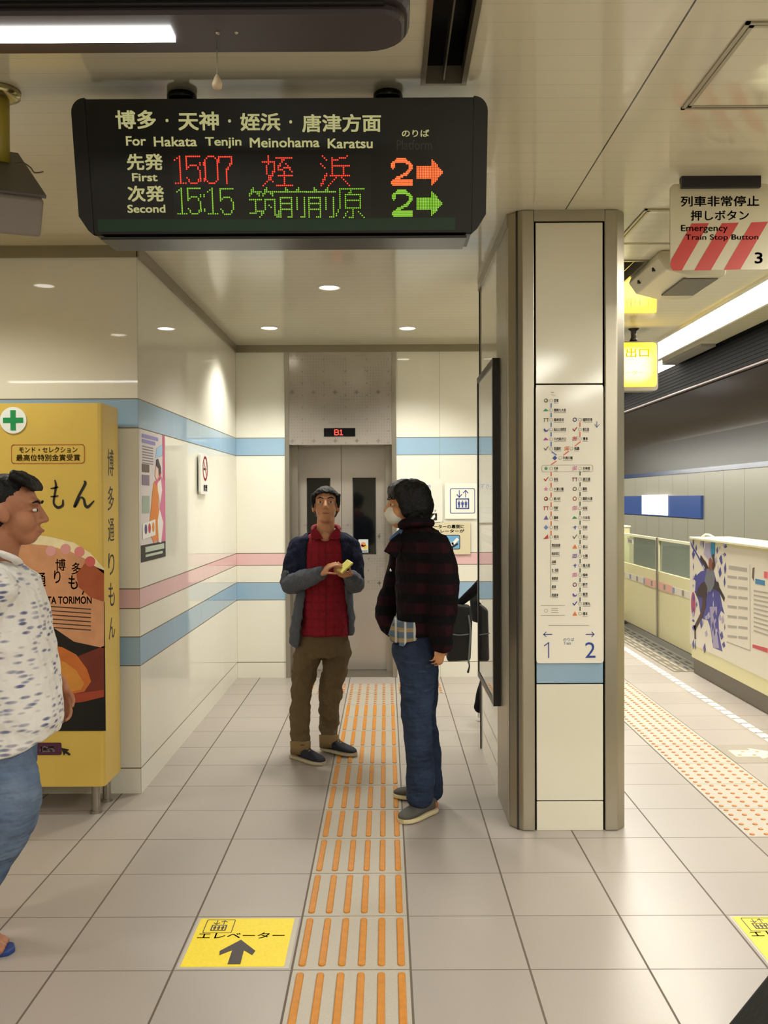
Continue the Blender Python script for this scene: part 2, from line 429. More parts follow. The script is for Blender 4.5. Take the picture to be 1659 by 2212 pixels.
# downlights
def downlight(x, y, label, group):
    t = thing('downlight', label, 'ceiling light', (x, y, CZ), group)
    MB().lathe((x, y, CZ), [(0.062, -0.004), (0.0622, -0.001)], 28).obj('lamp', M_lamp, t)
    r = MB(); n = 28
    r.rings([[(x+rr*math.cos(2*PI*i/n), y+rr*math.sin(2*PI*i/n), CZ+z) for i in range(n)] for rr, z in ((0.062, -0.003), (0.066, -0.009), (0.074, -0.007), (0.078, 0.0))], cap=False)
    r.obj('bezel', M_ring, t, smooth=True)
    return t
LL = ['round recessed downlight in the lift hall ceiling, nearest the camera', 'round recessed downlight before the lift, near the left wall', 'round recessed downlight before the lift, on the right side']
for (x, y), l in zip(LIFTS, LL): downlight(x, y, l, 'lift hall downlights'); spot(x, y, CZ-0.03, P_DOWN, 128, 0.55)
for i, (x, y) in enumerate(HALLS):
    if y > 0: downlight(x, y, ['round hall downlight just in front of the yellow cabinet', 'round hall downlight two metres in front of the yellow cabinet', 'round hall downlight level with the camera'][i], 'hall downlights')
    spot(x, y, CZ-0.03, P_HALL, 140, 0.6)

# ceiling slots (air diffusers)
def slot(x0, x1, y0, y1, label):
    t = thing('ceiling_air_slot', label, 'air vent', ((x0+x1)/2, y1, CZ))
    b = MB(); w = 0.016
    b.box(x0-w, x0, y0-w, y1+w, CZ-0.008, CZ+0.05); b.box(x1, x1+w, y0-w, y1+w, CZ-0.008, CZ+0.05)
    b.box(x0, x1, y1, y1+w, CZ-0.008, CZ+0.05); b.box(x0, x1, y0-w, y0, CZ-0.008, CZ+0.05); b.obj('frame', M_trim, t)
    d = MB(); d.box(x0-0.01, x1+0.01, y0, y1, CZ+0.13, CZ+0.14); d.box(x0-0.012, x0, y0, y1, CZ+0.05, CZ+0.14); d.box(x1, x1+0.012, y0, y1, CZ+0.05, CZ+0.14); d.box(x0, x1, y1, y1+0.01, CZ+0.05, CZ+0.14)
    d.obj('duct', M_black, t)
    xm = (x0+x1)/2; MB().box(xm-0.0025, xm+0.0025, y0, y1-0.01, CZ-0.002, CZ+0.06).obj('blade', M_steel2, t)
slot(0.135, 0.252, 1.0, 3.03, 'long dark air slot with a thin blade in the ceiling above the departure board')
slot(1.372, 1.492, 5.32, 6.9, 'dark air slot in the platform ceiling beside the stainless pillar')
# ceiling hatches
def hatch(x0, x1, y0, y1, label):
    t = thing('ceiling_hatch', label, 'access hatch', ((x0+x1)/2, (y0+y1)/2, CZ))
    b = MB()
    for w0, w1, z in ((0.0, 0.012, 0.006), (0.018, 0.03, 0.005)):
        X0, X1, Y0, Y1 = x0+w0, x1-w0, y0+w0, y1-w0; w = w1-w0
        b.box(X0, X1, Y0, Y0+w, CZ-z, CZ); b.box(X0, X1, Y1-w, Y1, CZ-z, CZ); b.box(X0, X0+w, Y0, Y1, CZ-z, CZ); b.box(X1-w, X1, Y0, Y1, CZ-z, CZ)
    b.obj('frame', mat('hatch_frame', '#9c957f', 0.35), t)
    MB().box(x0+0.03, x1-0.03, y0+0.03, y1-0.03, CZ-0.003, CZ).obj('door', M_ceil, t)
hatch(1.035, 1.66, 2.66, 3.25, 'square access hatch in the ceiling above the emergency sign')
hatch(1.225, 1.82, 4.37, 4.97, 'access hatch in the ceiling right of the pillar top, behind the emergency sign')

# ------------------------------------------------------------------ tactile paving
M_tact = mat('tactile_base', '#aaa295', 0.42, noise_s=180, noise_a=0.07)
def tile_root(ix, iy, label, cat='paving tile', group=None):
    x, y = GX+ix*TS, GY+iy*TS
    t = thing('tactile_tile', label, cat, (x, y, 0), group)
    MB().box(0.0045, TS-0.0045, 0.003, TS-0.003, 0, 0.0015).obj('slab', M_tact, t, local=True)
    return t
def bar_mesh(x):
    b = MB(); x *= TS; w, y0, y1, n = 0.0125, 0.022, TS-0.022, 8
    for r, z in ((1.0, 0.0), (0.92, 0.0045), (0.7, 0.006)):
        pass
    def outline(k):
        o = []
        for i in range(n+1): a = PI*i/n; o.append((x+w*k*math.cos(a), y1-w+w*k*math.sin(a)))
        for i in range(n+1): a = PI+PI*i/n; o.append((x+w*k*math.cos(a), y0+w+w*k*math.sin(a)))
        return o
    b.rings([[(p[0], p[1], z) for p in outline(k)] for k, z in ((1, 0.0012), (0.93, 0.005), (0.7, 0.0065))])
    return b
first = tile_root(0, 0, 'x', group='orange guide bar tiles leading to the lift')
for k in range(6): bar_mesh(0.08+k*0.1685).obj('guide_bar', M_orange, first, local=True)
words_ = {-1: 'tactile tile with six orange guide bars at the bottom edge of the picture', 0: 'tactile tile with six orange guide bars right beside the yellow floor marker',
     1: 'guide bar tile one row beyond the yellow floor marker', 2: 'guide bar tile level with the foot of the stainless pillar', 3: 'guide bar tile beside the near grey shoe of the plaid man',
     4: 'guide bar tile under the far grey shoe toe of the plaid man', 5: 'guide bar tile just in front of the navy shoes of the man in red', 6: 'guide bar tile touched by the navy shoe of the man in red',
     7: 'guide bar tile just beyond the navy shoes of the man in red', 8: 'guide bar tile second from the warning dots at the lift', 9: 'guide bar tile meeting the warning dots at the lift'}
for iy in range(-1, 10):
    if iy == 0: first['label'] = words_[0]
    else: dup(first, (GX, GY+iy*TS, 0), words_[iy], 'orange guide bar tiles leading to the lift')
dot = MB(); dot.lathe((0, 0, 0), [(0.0125, 0.0012), (0.0115, 0.0045), (0.008, 0.006)], 12)
dproto = tile_root(0, 10, 'tactile tile of orange warning dots at the end of the guide bars', group='warning dot tiles at the lift')
d0 = None
for i in range(6):
    for j in range(6):
        if d0 is None:
            d0 = dot.obj('warning_dot', M_orange2, dproto, local=True); o = d0
        else:
            o = d0.copy(); COL.objects.link(o); o.parent = dproto
        o.location = (TS*(i+0.5)/6, TS*(j+0.5)/6, 0)
for ix, l in ((-1, 'warning dot tile before the lift, behind the legs of the man in red'), (0, 'warning dot tile in the middle before the lift doors'), (1, 'warning dot tile before the lift, behind the jeans of the plaid man')):
    dup(dproto, (GX+ix*TS, GY+11*TS, 0), l, 'warning dot tiles at the lift')
# dot tiles along the platform edge (more than 24 tiles away they are only a few pixels)
NTH = ['first', 'second', 'third', 'fourth', 'fifth', 'sixth', 'seventh', 'eighth', 'ninth', 'tenth']
for k in range(3, 12):
    dup(dproto, (GX+5*TS, GY+k*TS, 0), NTH[k-3]+' orange dotted tile of the platform strip, counted from the right picture edge', 'warning dot tiles along the platform')

# floor markers
PF = Plane((0, 0, 0), (1, 0, 0), (0, 1, 0))
def lift_icon(pl, cx, cy, s, h, mb, frame=True, people=True, oneshape=False):
    """lift pictogram of half width s: arrows above a car with three people"""
    if frame: P_line(pl, rrect_pts(cx-s, cy-s, cx+s, cy+s, s*0.12), s*0.055, h, mb, closed=True)
    P_line(pl, [(cx-0.5*s, cy-0.62*s), (cx+0.5*s, cy-0.62*s), (cx+0.5*s, cy+0.16*s), (cx-0.5*s, cy+0.16*s)], s*0.09, h, mb, closed=True)
    for d, xx in ((-1, -0.26), (1, 0.26)):
        x = cx+xx*s; y0, y1 = cy+0.3*s, cy+0.86*s
        tip = y1 if d > 0 else y0
        P_line(pl, [(x, y0), (x, y1)], s*0.06, h, mb)
        P_line(pl, [(x-0.2*s, tip-d*0.22*s), (x, tip), (x+0.2*s, tip-d*0.22*s)], s*0.07, h, mb)
    for k in (-1, 0, 1):
        x = cx+k*0.28*s
        P_poly(pl, circ(x, cy-0.02*s, 0.055*s, 10), h, None, '', None, mb=mb)
        P_poly(pl, [(x-0.1*s, cy-0.1*s), (x-0.1*s, cy-0.33*s), (x-0.055*s, cy-0.33*s), (x-0.055*s, cy-0.54*s), (x+0.055*s, cy-0.54*s), (x+0.055*s, cy-0.33*s), (x+0.1*s, cy-0.33*s), (x+0.1*s, cy-0.1*s)], h, None, '', None, mb=mb)
M_border = mat('clear_film_border', '#b5ada1', 0.35)
M_mark = mat('brown_black_marking', '#33282a', 0.5)
def floor_marker(x, y, label, arrow=True):
    t = thing('floor_marker', label, 'floor sign', (x, y, 0))
    pl = Plane((x+TS/2, y+TS/2, 0), (1, 0, 0), (0, 1, 0))
    P_rect(pl, -0.19, -0.19, 0.19, 0.19, 0.0004, M_border, 'film', t)
    P_rect(pl, -0.18, -0.178, 0.172, 0.182, 0.0012, M_yellowp, 'panel', t, r=0.006)
    b = MB(); lift_icon(pl, -0.1, 0.118, 0.052, 0.0022, b); b.obj('pictogram', M_mark, t)
    b = MB(); text(pl, 'エレベーター', -0.165, 0.022, 0.15, 0.068, 0.0022, b, bold=0.012); flat_obj(b, 'lettering', M_mark, t)
    if arrow:
        b = MB(); P_poly(pl, [(-0.003, 0.012), (0.06, -0.07), (0.053, -0.1), (0.019, -0.064), (0.022, -0.162), (-0.022, -0.162), (-0.022, -0.064), (-0.061, -0.1), (-0.065, -0.07)], 0.0022, M_mark, '', None, mb=b); b.obj('arrow', M_mark, t)
floor_marker(GX-TS, GY, 'yellow floor marker with lift pictogram and black arrow left of the guide bars')
floor_marker(GX+4*TS, GY, 'yellow floor marker cut off by the right edge of the picture')
# boarding position sticker by the platform edge
t = thing('boarding_sticker', 'pale cream arrow sticker with orange dots on a grey tile by the platform edge', 'floor sign', (2.3, 5.6, 0))
struct_tile = P_rect(PF, 2.08, 5.483+0.004, 2.47, 5.883-0.004, 0.0004, mat('darker_tile', '#8b8274', 0.5), 'base', t)
P_poly(PF, [(2.13, 5.62), (2.27, 5.62), (2.27, 5.57), (2.42, 5.69), (2.27, 5.81), (2.27, 5.76), (2.13, 5.76)], 0.0012, mat('cream_sticker', '#e3d7a9', 0.5), 'arrow', t)
for k in range(6): P_poly(PF, circ(2.16+0.045*k, 5.65+0.07*(k % 2), 0.012, 10), 0.002, M_orange2, 'dot', t)
# dashed white line along the platform
M_wline = mat('white_line', '#e6e1d0', 0.5)
t = thing('platform_line', 'dashed white line running along the platform edge', 'floor line', (2.5, 4, 0))
for k in range(56): P_rect(PF, 2.462, 4.2+k*0.1333, 2.53, 4.2+k*0.1333+0.105, 0.0005, M_wline, 'dash', t)
# grooved metal plates before the sliding doors
t = thing('threshold_plate', 'dark and silver grooved anti-slip plate before the sliding platform doors', 'threshold', (2.75, 8.4, 0))
P_rect(PF, 2.6, 8.36, 2.92, 11.7, 0.0006, mat('worn_metal_plate', '#6f695d', 0.4, 0.5), 'plate', t)
for i in range(6):
    b = MB()
    for k in range(12): P_rect(PF, 2.615+i*0.05, 8.4+k*0.275+(i % 2)*0.08, 2.64+i*0.05, 8.4+k*0.275+0.23, 0.0014, None, '', None, mb=b)
    b.obj('grip_strip', M_rubber if i > 2 else mat('grip_grey', '#94897a', 0.5), t)
# ------------------------------------------------------------------ stainless pillar with the route map
YP = 4.375
M_panel = mat('cream_enamel_panel', '#e1ddcc', 0.1, bump=0.02, bscale=3)
M_bluep = mat('blue_enamel_band', BL, 0.1)
M_joint = mat('joint_sealant', '#5f573f', 0.7)
t = thing('pillar', 'square pillar clad in cream panels with stainless steel corners, carrying the route map', 'pillar', (0.865, YP, 0))
MB().box(0.62, 1.1, YP+0.02, 4.9, 0, CZ).obj('core', M_dark, t)
def corner(pts, name='corner_trim'):
    b = MB(); b.prism([(x, y, 0) for x, y in pts], (0, 0, CZ)); return b.obj(name, M_steel, t, bevel=0.006)
corner([(0.703, YP), (0.645, YP), (0.588, YP+0.07), (0.588, 4.5), (0.64, 4.5), (0.703, YP+0.03)])
corner([(1.035, YP), (1.035, YP+0.03), (1.09, 4.5), (1.14, 4.5), (1.14, YP+0.05), (1.095, YP)])
MB().box(0.588, 0.64, 4.5, 4.9, 0, CZ).obj('side_trim', M_steel, t); MB().box(1.09, 1.14, 4.5, 4.9, 0, CZ).obj('side_trim', M_steel, t)
MB().box(0.703, 1.035, YP+0.001, YP+0.03, 2.885, CZ).obj('top_trim', M_steel, t)
for z0, z1, m in ((0.0, 0.138, M_panel), (0.144, 0.697, M_panel), (0.703, 0.845, M_bluep), (0.849, 2.117, M_panel), (2.123, 2.88, M_panel)):
    MB().box(0.711, 1.027, YP+0.006, YP+0.03, z0, z1).obj('panel' if m is M_panel else 'blue_panel', m, t, bevel=0.002)
MB().box(0.703, 1.035, YP+0.02, YP+0.03, 0, 2.885).obj('joint', M_joint, t)

PM = Plane((0.868, YP-0.004, 1.457), (1, 0, 0), (0, 0, 1))
t = thing('route_map_board', 'tall white subway route map with blue, orange and green lines on the pillar', 'map', (0.868, YP, 0.8))
b = MB(); b.prism([PM.pt(u, v, -0.008) for u, v in rrect_pts(-0.159, -0.657, 0.159, 0.657, 0.014)], PM.n*0.008)
b.obj('board', mat('map_white', '#ebe6d9', 0.09), t)
M_lb, M_lo, M_lg, M_gr = mat('map_blue', '#3f76b8', 0.4), mat('map_orange', '#dd6a3c', 0.4), mat('map_green', '#3a5a45', 0.4), mat('map_grey', '#8d8878', 0.5)
MC = {k: mat('map_'+k, c, 0.4) for k, c in dict(green2='#2f8a5a', teal='#3c9a8a', navy='#2a3f94', magenta='#a8308e', olive='#7a7a58', red='#c23b35', pink='#d97aa8', brown='#7d4a35', purple='#6a4fa0', sky='#6a86c4', wine='#8a3a4a', dkred='#a02c2c', orange='#e07a3a').items()}
ringb = MB(); lines = {'b': MB(), 'o': MB(), 'g': MB(), 'x': MB()}
def MP(x, y):   # position on the board from the enlarged view of the photograph
    return PM.px(1120+x*220/695, 800+y*700/2212)
def emblem(kind, c, p, s=0.011):
    u, v = p; b = MB(); hl = MB()
    if kind == 'tri': P_poly(PM, [(u-s, v-s*0.8), (u+s, v-s*0.8), (u+s*0.1, v+s)], 0.001, None, '', None, mb=b)
    elif kind == 'sail': P_poly(PM, [(u-s*1.2, v-s), (u+s, v-s*0.8), (u+s*0.8, v+s*1.1)], 0.001, None, '', None, mb=b)
    elif kind == 'dia': P_poly(PM, [(u-s, v), (u, v-s), (u+s, v), (u, v+s)], 0.001, None, '', None, mb=b)
    elif kind == 'ball': P_poly(PM, circ(u, v, s*0.9), 0.001, None, '', None, mb=b); P_poly(PM, circ(u-s*0.2, v+s*0.1, s*0.35), 0.0018, None, '', None, mb=hl)
    elif kind == 'ring': P_line(PM, circ(u, v, s*0.75, 14), s*0.3, 0.001, b, closed=True)
    elif kind == 'star':
        P_poly(PM, [(u+(s if i % 2 == 0 else s*0.45)*math.sin(2*PI*i/10), v+(s if i % 2 == 0 else s*0.45)*math.cos(2*PI*i/10)) for i in range(10)], 0.001, None, '', None, mb=b)
    elif kind == 'cres':
        P_poly(PM, [(u+s*math.cos(a), v+s*math.sin(a)) for a in [math.radians(160+220*i/12) for i in range(13)]]+[(u+s*0.25+s*0.6*math.cos(a), v+s*0.25+s*0.6*math.sin(a)) for a in [math.radians(370-200*i/10) for i in range(11)]], 0.001, None, '', None, mb=b)
    elif kind == 'wave':
        for k in (-0.6, 0, 0.6): P_line(PM, [(u-s, v+s*k-s*0.2), (u-s*0.2, v+s*k+s*0.2), (u+s*0.3, v+s*k), (u+s, v+s*k+s*0.3)], s*0.3, 0.001, b)
    elif kind == 'leaf': P_poly(PM, [(u-s*1.2, v-s*0.5), (u-s*0.3, v+s*0.7), (u+s*0.5, v+s*0.2), (u+s*1.1, v-s*0.4)], 0.001, None, '', None, mb=b)
    elif kind == 'plane':
        P_poly(PM, [(u-s*1.2, v+s*0.15), (u+s*1.2, v+s*0.35), (u+s*0.3, v-s*0.1)], 0.001, None, '', None, mb=b); P_poly(PM, [(u-s*0.3, v+s*0.2), (u+s*0.1, v-s), (u+s*0.35, v-s*0.9), (u+s*0.3, v+s*0.9)], 0.0014, None, '', None, mb=b)
    elif kind == 'check': P_line(PM, [(u-s*0.8, v+s*0.2), (u-s*0.2, v-s*0.6), (u+s*0.9, v+s*0.9)], s*0.4, 0.001, b)
    elif kind == 'bars':
        for k in (-0.7, 0.7): P_line(PM, [(u+s*k, v-s*0.8), (u+s*k, v+s*0.6)], s*0.3, 0.001, b)
        P_line(PM, [(u-s, v+s*0.6), (u+s, v+s*0.6)], s*0.3, 0.001, b)
    e_ = b.obj('station_emblem', MC[c], t)
    if hl.v: hl.obj('emblem_dot', M_white, e_)
def station(x, y, name, w, emx, kind, c, circle=True):
    p = MP(x, y)
    if circle: r_ = MB(); P_line(PM, circ(p[0], p[1], 0.0072, 16), 0.0012, 0.0012, r_, closed=True); r_.obj('station_ring', M_gr, t)
    if kind: emblem(kind, c, MP(emx, y))
    a = MP(x+18, y+15); e = MP(x+18+w, y-12)
    ib = text(PM, name, a[0], a[1]+0.003, e[0], e[1], 0.001, MB(), bold=0.014)
    P_line(PM, [(a[0], a[1]-0.001), (e[0], a[1]-0.001)], 0.0012, 0.001, ib); flat_obj(ib, 'station_lettering', M_ink, t)
def seg(k, x0, y0, x1, y1, w=0.0052):
    P_line(PM, [MP(x0, y0), MP(x1, y1)], w, 0.001, lines[k])
X1, X2 = 223, 420
col1 = [(207, '貝塚', 32, 'ball', 'olive'), (272, '箱崎九大前', 84, 'leaf', 'green2'), (338, '箱崎宮前', 68, 'bars', 'olive'), (404, '馬出九大病院前', 84, 'cres', 'navy'), (470, '千代県庁口', 84, 'leaf', 'magenta'), (535, '呉服町', 50, 'check', 'olive')]
for i, (y, n, w, k, c) in enumerate(col1):
    station(X1, y, n, w, 188, k, c)
    if i < 5: seg('b', X1, y+20, X1, y+46)
P_line(PM, [MP(228, 556), MP(258, 578)], 0.0052, 0.001, lines['b'])
station(285, 598, '中洲川端', 66, 248, 'dia', 'navy')
for i, (y, n, w, k, c) in enumerate([(337, '福岡空港', 66, 'ring', 'navy'), (404, '東比恵', 44, 'check', 'dkred'), (468, '博多', 36, 'wave', 'red')]):
    station(X2, y, n, w, 384, k, c)
    if i < 2: seg('o', X2, y+20, X2, y+46)
station(362, 534, '祇園', 34, 330, 'wave', 'orange')
for a in ((422, 488, 388, 514), (342, 552, 308, 578), (258, 620, 226, 642)): seg('o', *a)
low = [(670, '天神', 28, 'star', 'green2'), (744, '赤坂', 30, 'check', 'red'), (811, '大濠公園', 66, 'star', 'pink'), (877, '唐人町', 46, 'ball', 'brown'), (940, '西新', 30, 'bars', 'red'), (1006, '藤崎', 30, 'tri', 'purple'), (1072, '室見', 30, 'dia', 'sky'), (1136, '姪浜', 34, 'sail', 'red')]
for i, (y, n, w, k, c) in enumerate(low):
    station(X1, y, n, w, 188, k, c)
    if i < 7: seg('o', X1, y+26, X1, y+50)
for y, n, w in ((1195, '筑前前原', 58), (1252, '筑前深江', 54), (1308, '浜崎', 28), (1365, '虹ノ松原', 46), (1421, '東唐津', 42), (1478, '唐津', 28), (1535, '西唐津', 44)):
    station(X1-14, y, n, w, 0, None, None, circle=False)
seg('x', X1-2, 1158, X1-2, 1548, 0.0022)
nan = [(670, '天神南', 50, 'wave', 'pink'), (744, '渡辺通', 52, 'bars', 'wine'), (810, '薬院', 30, 'ring', 'olive'), (876, '薬院大通', 66, 'ring', 'orange'), (941, '桜坂', 32, 'wave', 'pink'), (1006, '六本松', 50, 'leaf', 'green2'), (1071, '別府', 32, 'plane', 'navy'), (1137, '茶山', 32, 'check', 'olive'), (1203, '金山', 32, 'tri', 'orange'), (1268, '七隈', 34, 'wave', 'purple'), (1332, '福大前', 50, 'plane', 'navy'), (1397, '梅林', 34, 'wave', 'pink'), (1463, '野芥', 34, 'ring', 'wine'), (1529, '賀茂', 34, 'cres', 'purple'), (1593, '次郎丸', 52, 'check', 'navy'), (1661, '橋本', 34, 'tri', 'orange')]
for i, (y, n, w, k, c) in enumerate(nan):
    station(X2, y, n, w, 384, k, c)
    if i < 15: seg('g', X2, y+22, X2, y+46)
a, e = MP(160, 694), MP(508, 646)
P_line(PM, rrect_pts(a[0], a[1], e[0], e[1], 0.009), 0.0012, 0.001, ringb, closed=True)
for y in (1605, 1672): seg('x', 152, y, 316, y, 0.0016)
P_line(PM, circ(*MP(188, 1640), 0.008, 16), 0.001, 0.001, ringb, closed=True)
for k in range(3): seg('x', 225, 1625+k*13, 270, 1625+k*13, 0.0016)
seg('x', 205, 1740, 480, 1740, 0.0018); seg('x', 222, 150, 240, 150, 0.003); seg('x', 222, 165, 250, 172, 0.001)
lines['b'].obj('blue_line', M_lb, t); lines['o'].obj('orange_line', M_lo, t); lines['g'].obj('green_line', M_lg, t); lines['x'].obj('grey_line', M_gr, t)
ringb.obj('outline', M_gr, t)
b = MB()
for s, x0, x1 in ((-1, 172, 228), (1, 460, 516)):
    u0, v = MP(x0, 1802); u1, _ = MP(x1, 1802); tip, tail = (u0, u1) if s < 0 else (u1, u0)
    P_line(PM, [(tail, v), (tip, v)], 0.0035, 0.001, b); P_line(PM, [(tip-s*0.011, v+0.011), (tip, v), (tip-s*0.011, v-0.011)], 0.0035, 0.001, b)
P_line(PM, [MP(535, 350), MP(535, 388)], 0.0022, 0.001, b); P_line(PM, [MP(519, 368), MP(535, 389), MP(552, 368)], 0.0022, 0.001, b)
b.obj('arrow', M_blueink, t)
b = MB()
P_line(PM, [MP(176, 1880), MP(206, 1858), MP(206, 1962)], 0.0045, 0.001, b); b.obj('platform_number', M_blueink, t); b = MB()
for n, x0, x1 in (('2', 455, 525),):
    p, q = MP(x0, 1962), MP(x1, 1855); text(PM, n, p[0], p[1], q[0], q[1], 0.001, b)
p, q = MP(306, 1848), MP(380, 1826); flat_obj(text(PM, 'のりば', p[0], p[1], q[0], q[1], 0.001, MB()), 'lettering', M_blueink, t)
p, q = MP(308, 1872), MP(360, 1852); flat_obj(text(PM, 'Track', p[0], p[1], q[0], q[1], 0.001, MB()), 'lettering', M_blueink, t)
flat_obj(b, 'platform_number', M_blueink, t)

# ------------------------------------------------------------------ lift
yb, yd = 8.18, 8.517
def lift_mat():
    m = mat('etched_stainless', '#b0a89e', 0.2, 0.55); t = NT(m); x, y, z = t.pos()
    def star(px, pz, ox, oz, r):
        def cell(v, o, p): return t.ma('ABSOLUTE', t.ma('SUBTRACT', t.ma('FRACT', t.ma('ADD', t.ma('DIVIDE', t.ma('SUBTRACT', v, o), p), 50.0)), 0.5))
        a = t.ma('MULTIPLY', cell(x, ox, px), px); b = t.ma('MULTIPLY', cell(z, oz, pz), pz)
        s = t.ma('ADD', t.ma('POWER', t.ma('DIVIDE', a, r), 0.6), t.ma('POWER', t.ma('DIVIDE', b, r), 0.6))
        return t.ma('LESS_THAN', s, 1.0)
    big = star(0.19, 0.43, 0.03, 0.16, 0.028)
    mid = star(0.19, 0.105, 0.12, 0.03, 0.014)
    small = t.ma('MULTIPLY', star(0.024, 0.0255, 0, 0, 0.008), t.ma('GREATER_THAN', t.noise(9, 0), 0.47))
    zone = t.ma('ADD', t.band(z, 2.04, 2.85), t.band(z, 0.75, 1.35))
    k = t.ma('MULTIPLY', t.ma('MINIMUM', zone, 1.0), t.ma('MINIMUM', t.ma('ADD', t.ma('ADD', big, mid), small), 1.0))
    t.out('Base Color', t.mix(t.ma('MULTIPLY', k, 0.75), '#b5aea6', '#3d3831'))
    t.out('Roughness', t.ma('ADD', 0.19, t.ma('MULTIPLY', k, 0.3)))
    t.out('Normal', t.bump(t.noise(3, 1), 0.03, 0.01))
    return m
M_lift = lift_mat()
t = thing('lift_door', 'stainless steel lift entrance with two windowed sliding doors and a red B1 display', 'lift', (-0.4, yb, 0))
for x0, x1 in ((-0.892, -0.852), (0.054, 0.094)): MB().box(x0, x1, yb-0.012, yb+0.34, 0, 2.88).obj('jamb', M_steel2, t, bevel=0.002)
MB().box(-0.852, -0.80, yb+0.2, yd+0.0, 0, 2.06).obj('door_return', M_steel2, t); MB().box(0.0, 0.054, yb+0.2, yd, 0, 2.06).obj('door_return', M_steel2, t)
hp = MB().box(-0.852, 0.054, yb-0.004, yb+0.3, 2.062, 2.88).obj('header_panel', M_lift, t)
PL = Plane((-0.4, yb-0.006, 2.17), (1, 0, 0), (0, 0, 1))
dsp = MB().box(-0.545, -0.268, yb-0.009, yb-0.003, 2.134, 2.207).obj('floor_display', mat('display_black', '#0c0c10', 0.15), hp)
b = MB(); PL2 = Plane((-0.4, yb-0.0095, 2.17), (1, 0, 0), (0, 0, 1)); P_line(PL2, [(-0.05, -0.022), (-0.05, 0.022), (-0.026, 0.022), (-0.018, 0.015), (-0.018, 0.006), (-0.026, 0.001), (-0.05, 0.001)], 0.008, 0.0005, b); P_line(PL2, [(-0.026, 0.001), (-0.016, -0.006), (-0.016, -0.016), (-0.026, -0.022), (-0.05, -0.022)], 0.008, 0.0005, b)
P_line(PL2, [(-0.002, 0.012), (0.008, 0.022), (0.008, -0.022)], 0.008, 0.0005, b); P_line(PL2, [(-0.004, -0.022), (0.02, -0.022)], 0.008, 0.0005, b)
b.obj( 'lettering', mat('red_led', '#300805', 0.5, emit=1.3, ecol=(1, 0.07, 0.04)), dsp)
for x0, x1, wx0, wx1 in ((-0.806, -0.412, -0.723, -0.518), (-0.408, 0.006, -0.301, -0.099)):
    b = MB(); y0, y1 = yd, yd+0.035
    b.box(x0, wx0, y0, y1, 0.006, 2.07); b.box(wx1, x1, y0, y1, 0.006, 2.07); b.box(wx0, wx1, y0, y1, 0.006, 1.078); b.box(wx0, wx1, y0, y1, 1.77, 2.07)
    lf = b.obj('door_leaf', M_lift, t)
    MB().box(wx0-0.006, wx1+0.006, yd+0.006, yd+0.02, 1.07, 1.78).obj('window', mat('dark_glass', '#0a0c0d', 0.06, spec=0.6), lf)
    b = MB()
    for a in ((wx0-0.006, wx0+0.004, 1.072, 1.776), (wx1-0.004, wx1+0.006, 1.072, 1.776)): b.box(a[0], a[1], yd-0.002, yd+0.006, a[2], a[3])
    for a in ((1.072, 1.082), (1.766, 1.776)): b.box(wx0-0.006, wx1+0.006, yd-0.002, yd+0.006, a[0], a[1])
    b.obj('window_frame', M_rubber, lf)
MB().box(-0.886, 0.088, yb, yd+0.1, 0.0, 0.004).obj('sill', M_steel2, t)
PS = Plane((-0.21, yd+0.004, 1.147), (1, 0, 0), (0, 0, 1))
t = thing('sticker', 'small colourful sticker low on the right lift door window', 'sticker', (-0.21, yd, 1.08))
P_rect(PS, -0.045, -0.06, 0.045, 0.062, 0.0, mat('sticker_paper', '#cfd6d8', 0.4), 'paper', t)
for nm, cx, cy, r, c in (('orange_spot', 0.0, 0.015, 0.022, '#e08a4a'), ('pink_spot', -0.012, 0.0, 0.014, '#e07a70'), ('yellow_spot', 0.018, -0.01, 0.02, '#e8c64a')): P_poly(PS, circ(cx, cy, r), 0.001, mat(nm, c, 0.5), 'picture', t)
P_rect(PS, -0.04, -0.052, 0.04, -0.04, 0.001, mat('sticker_grey', '#7d8486', 0.5), 'caption', t)

# ------------------------------------------------------------------ signs on the back wall
PB = Plane((0.4, yb-0.012, 1.5), (1, 0, 0), (0, 0, 1))
def plate(pl, x0, y0, x1, y1, r, d, m, name, parent):
    a, c = pl.px(x0, y1), pl.px(x1, y0); b = MB()
    pts = rrect_pts(a[0], a[1], c[0], c[1], r) if r else [(a[0], a[1]), (c[0], a[1]), (c[0], c[1]), (a[0], c[1])]
    b.prism([pl.pt(u, v, -d) for u, v in pts], pl.n*d); return b.obj(name, m, parent)
M_sgrey = mat('sign_pale', '#e2e1d6', 0.2)
t = thing('lift_guide_sign', 'white rounded guidance sign behind the head of the plaid man', 'sign', tuple(at(905, 1130, yb)))
plate(PB, 862, 1034, 956, 1130, 0.03, 0.012, M_sgrey, 'panel', t)
b = MB(); text_px(PB, '上り下り行き', 872, 1058, 931, 1046, 0.001, b); flat_obj(b, 'lettering', mat('pale_blue_ink', '#7f86c4', 0.5), t)
b = MB(); text_px(PB, 'です', 931, 1106, 943, 1101, 0.001, b); flat_obj(b, 'caption', M_ink, t)
a, c = PB.px(928, 1124), PB.px(944, 1109); P_rect(PB, a[0], a[1], c[0], c[1], 0.0008, M_ink, 'pictogram', t)
P_poly(PB, [(a[0]+0.005, a[1]+0.006), (a[0]+0.03, a[1]+0.006), (a[0]+0.05, a[1]+0.03), (a[0]+0.045, a[1]+0.055), (a[0]+0.03, a[1]+0.04)], 0.0016, M_white, 'figure', t)
t = thing('lift_sign', 'white square sign with blue lift pictogram on the back wall', 'sign', tuple(at(1000, 1110, yb)))
plate(PB, 961, 1044, 1030, 1121, 0.008, 0.004, mat('sign_white', '#efeee2', 0.25), 'panel', t)
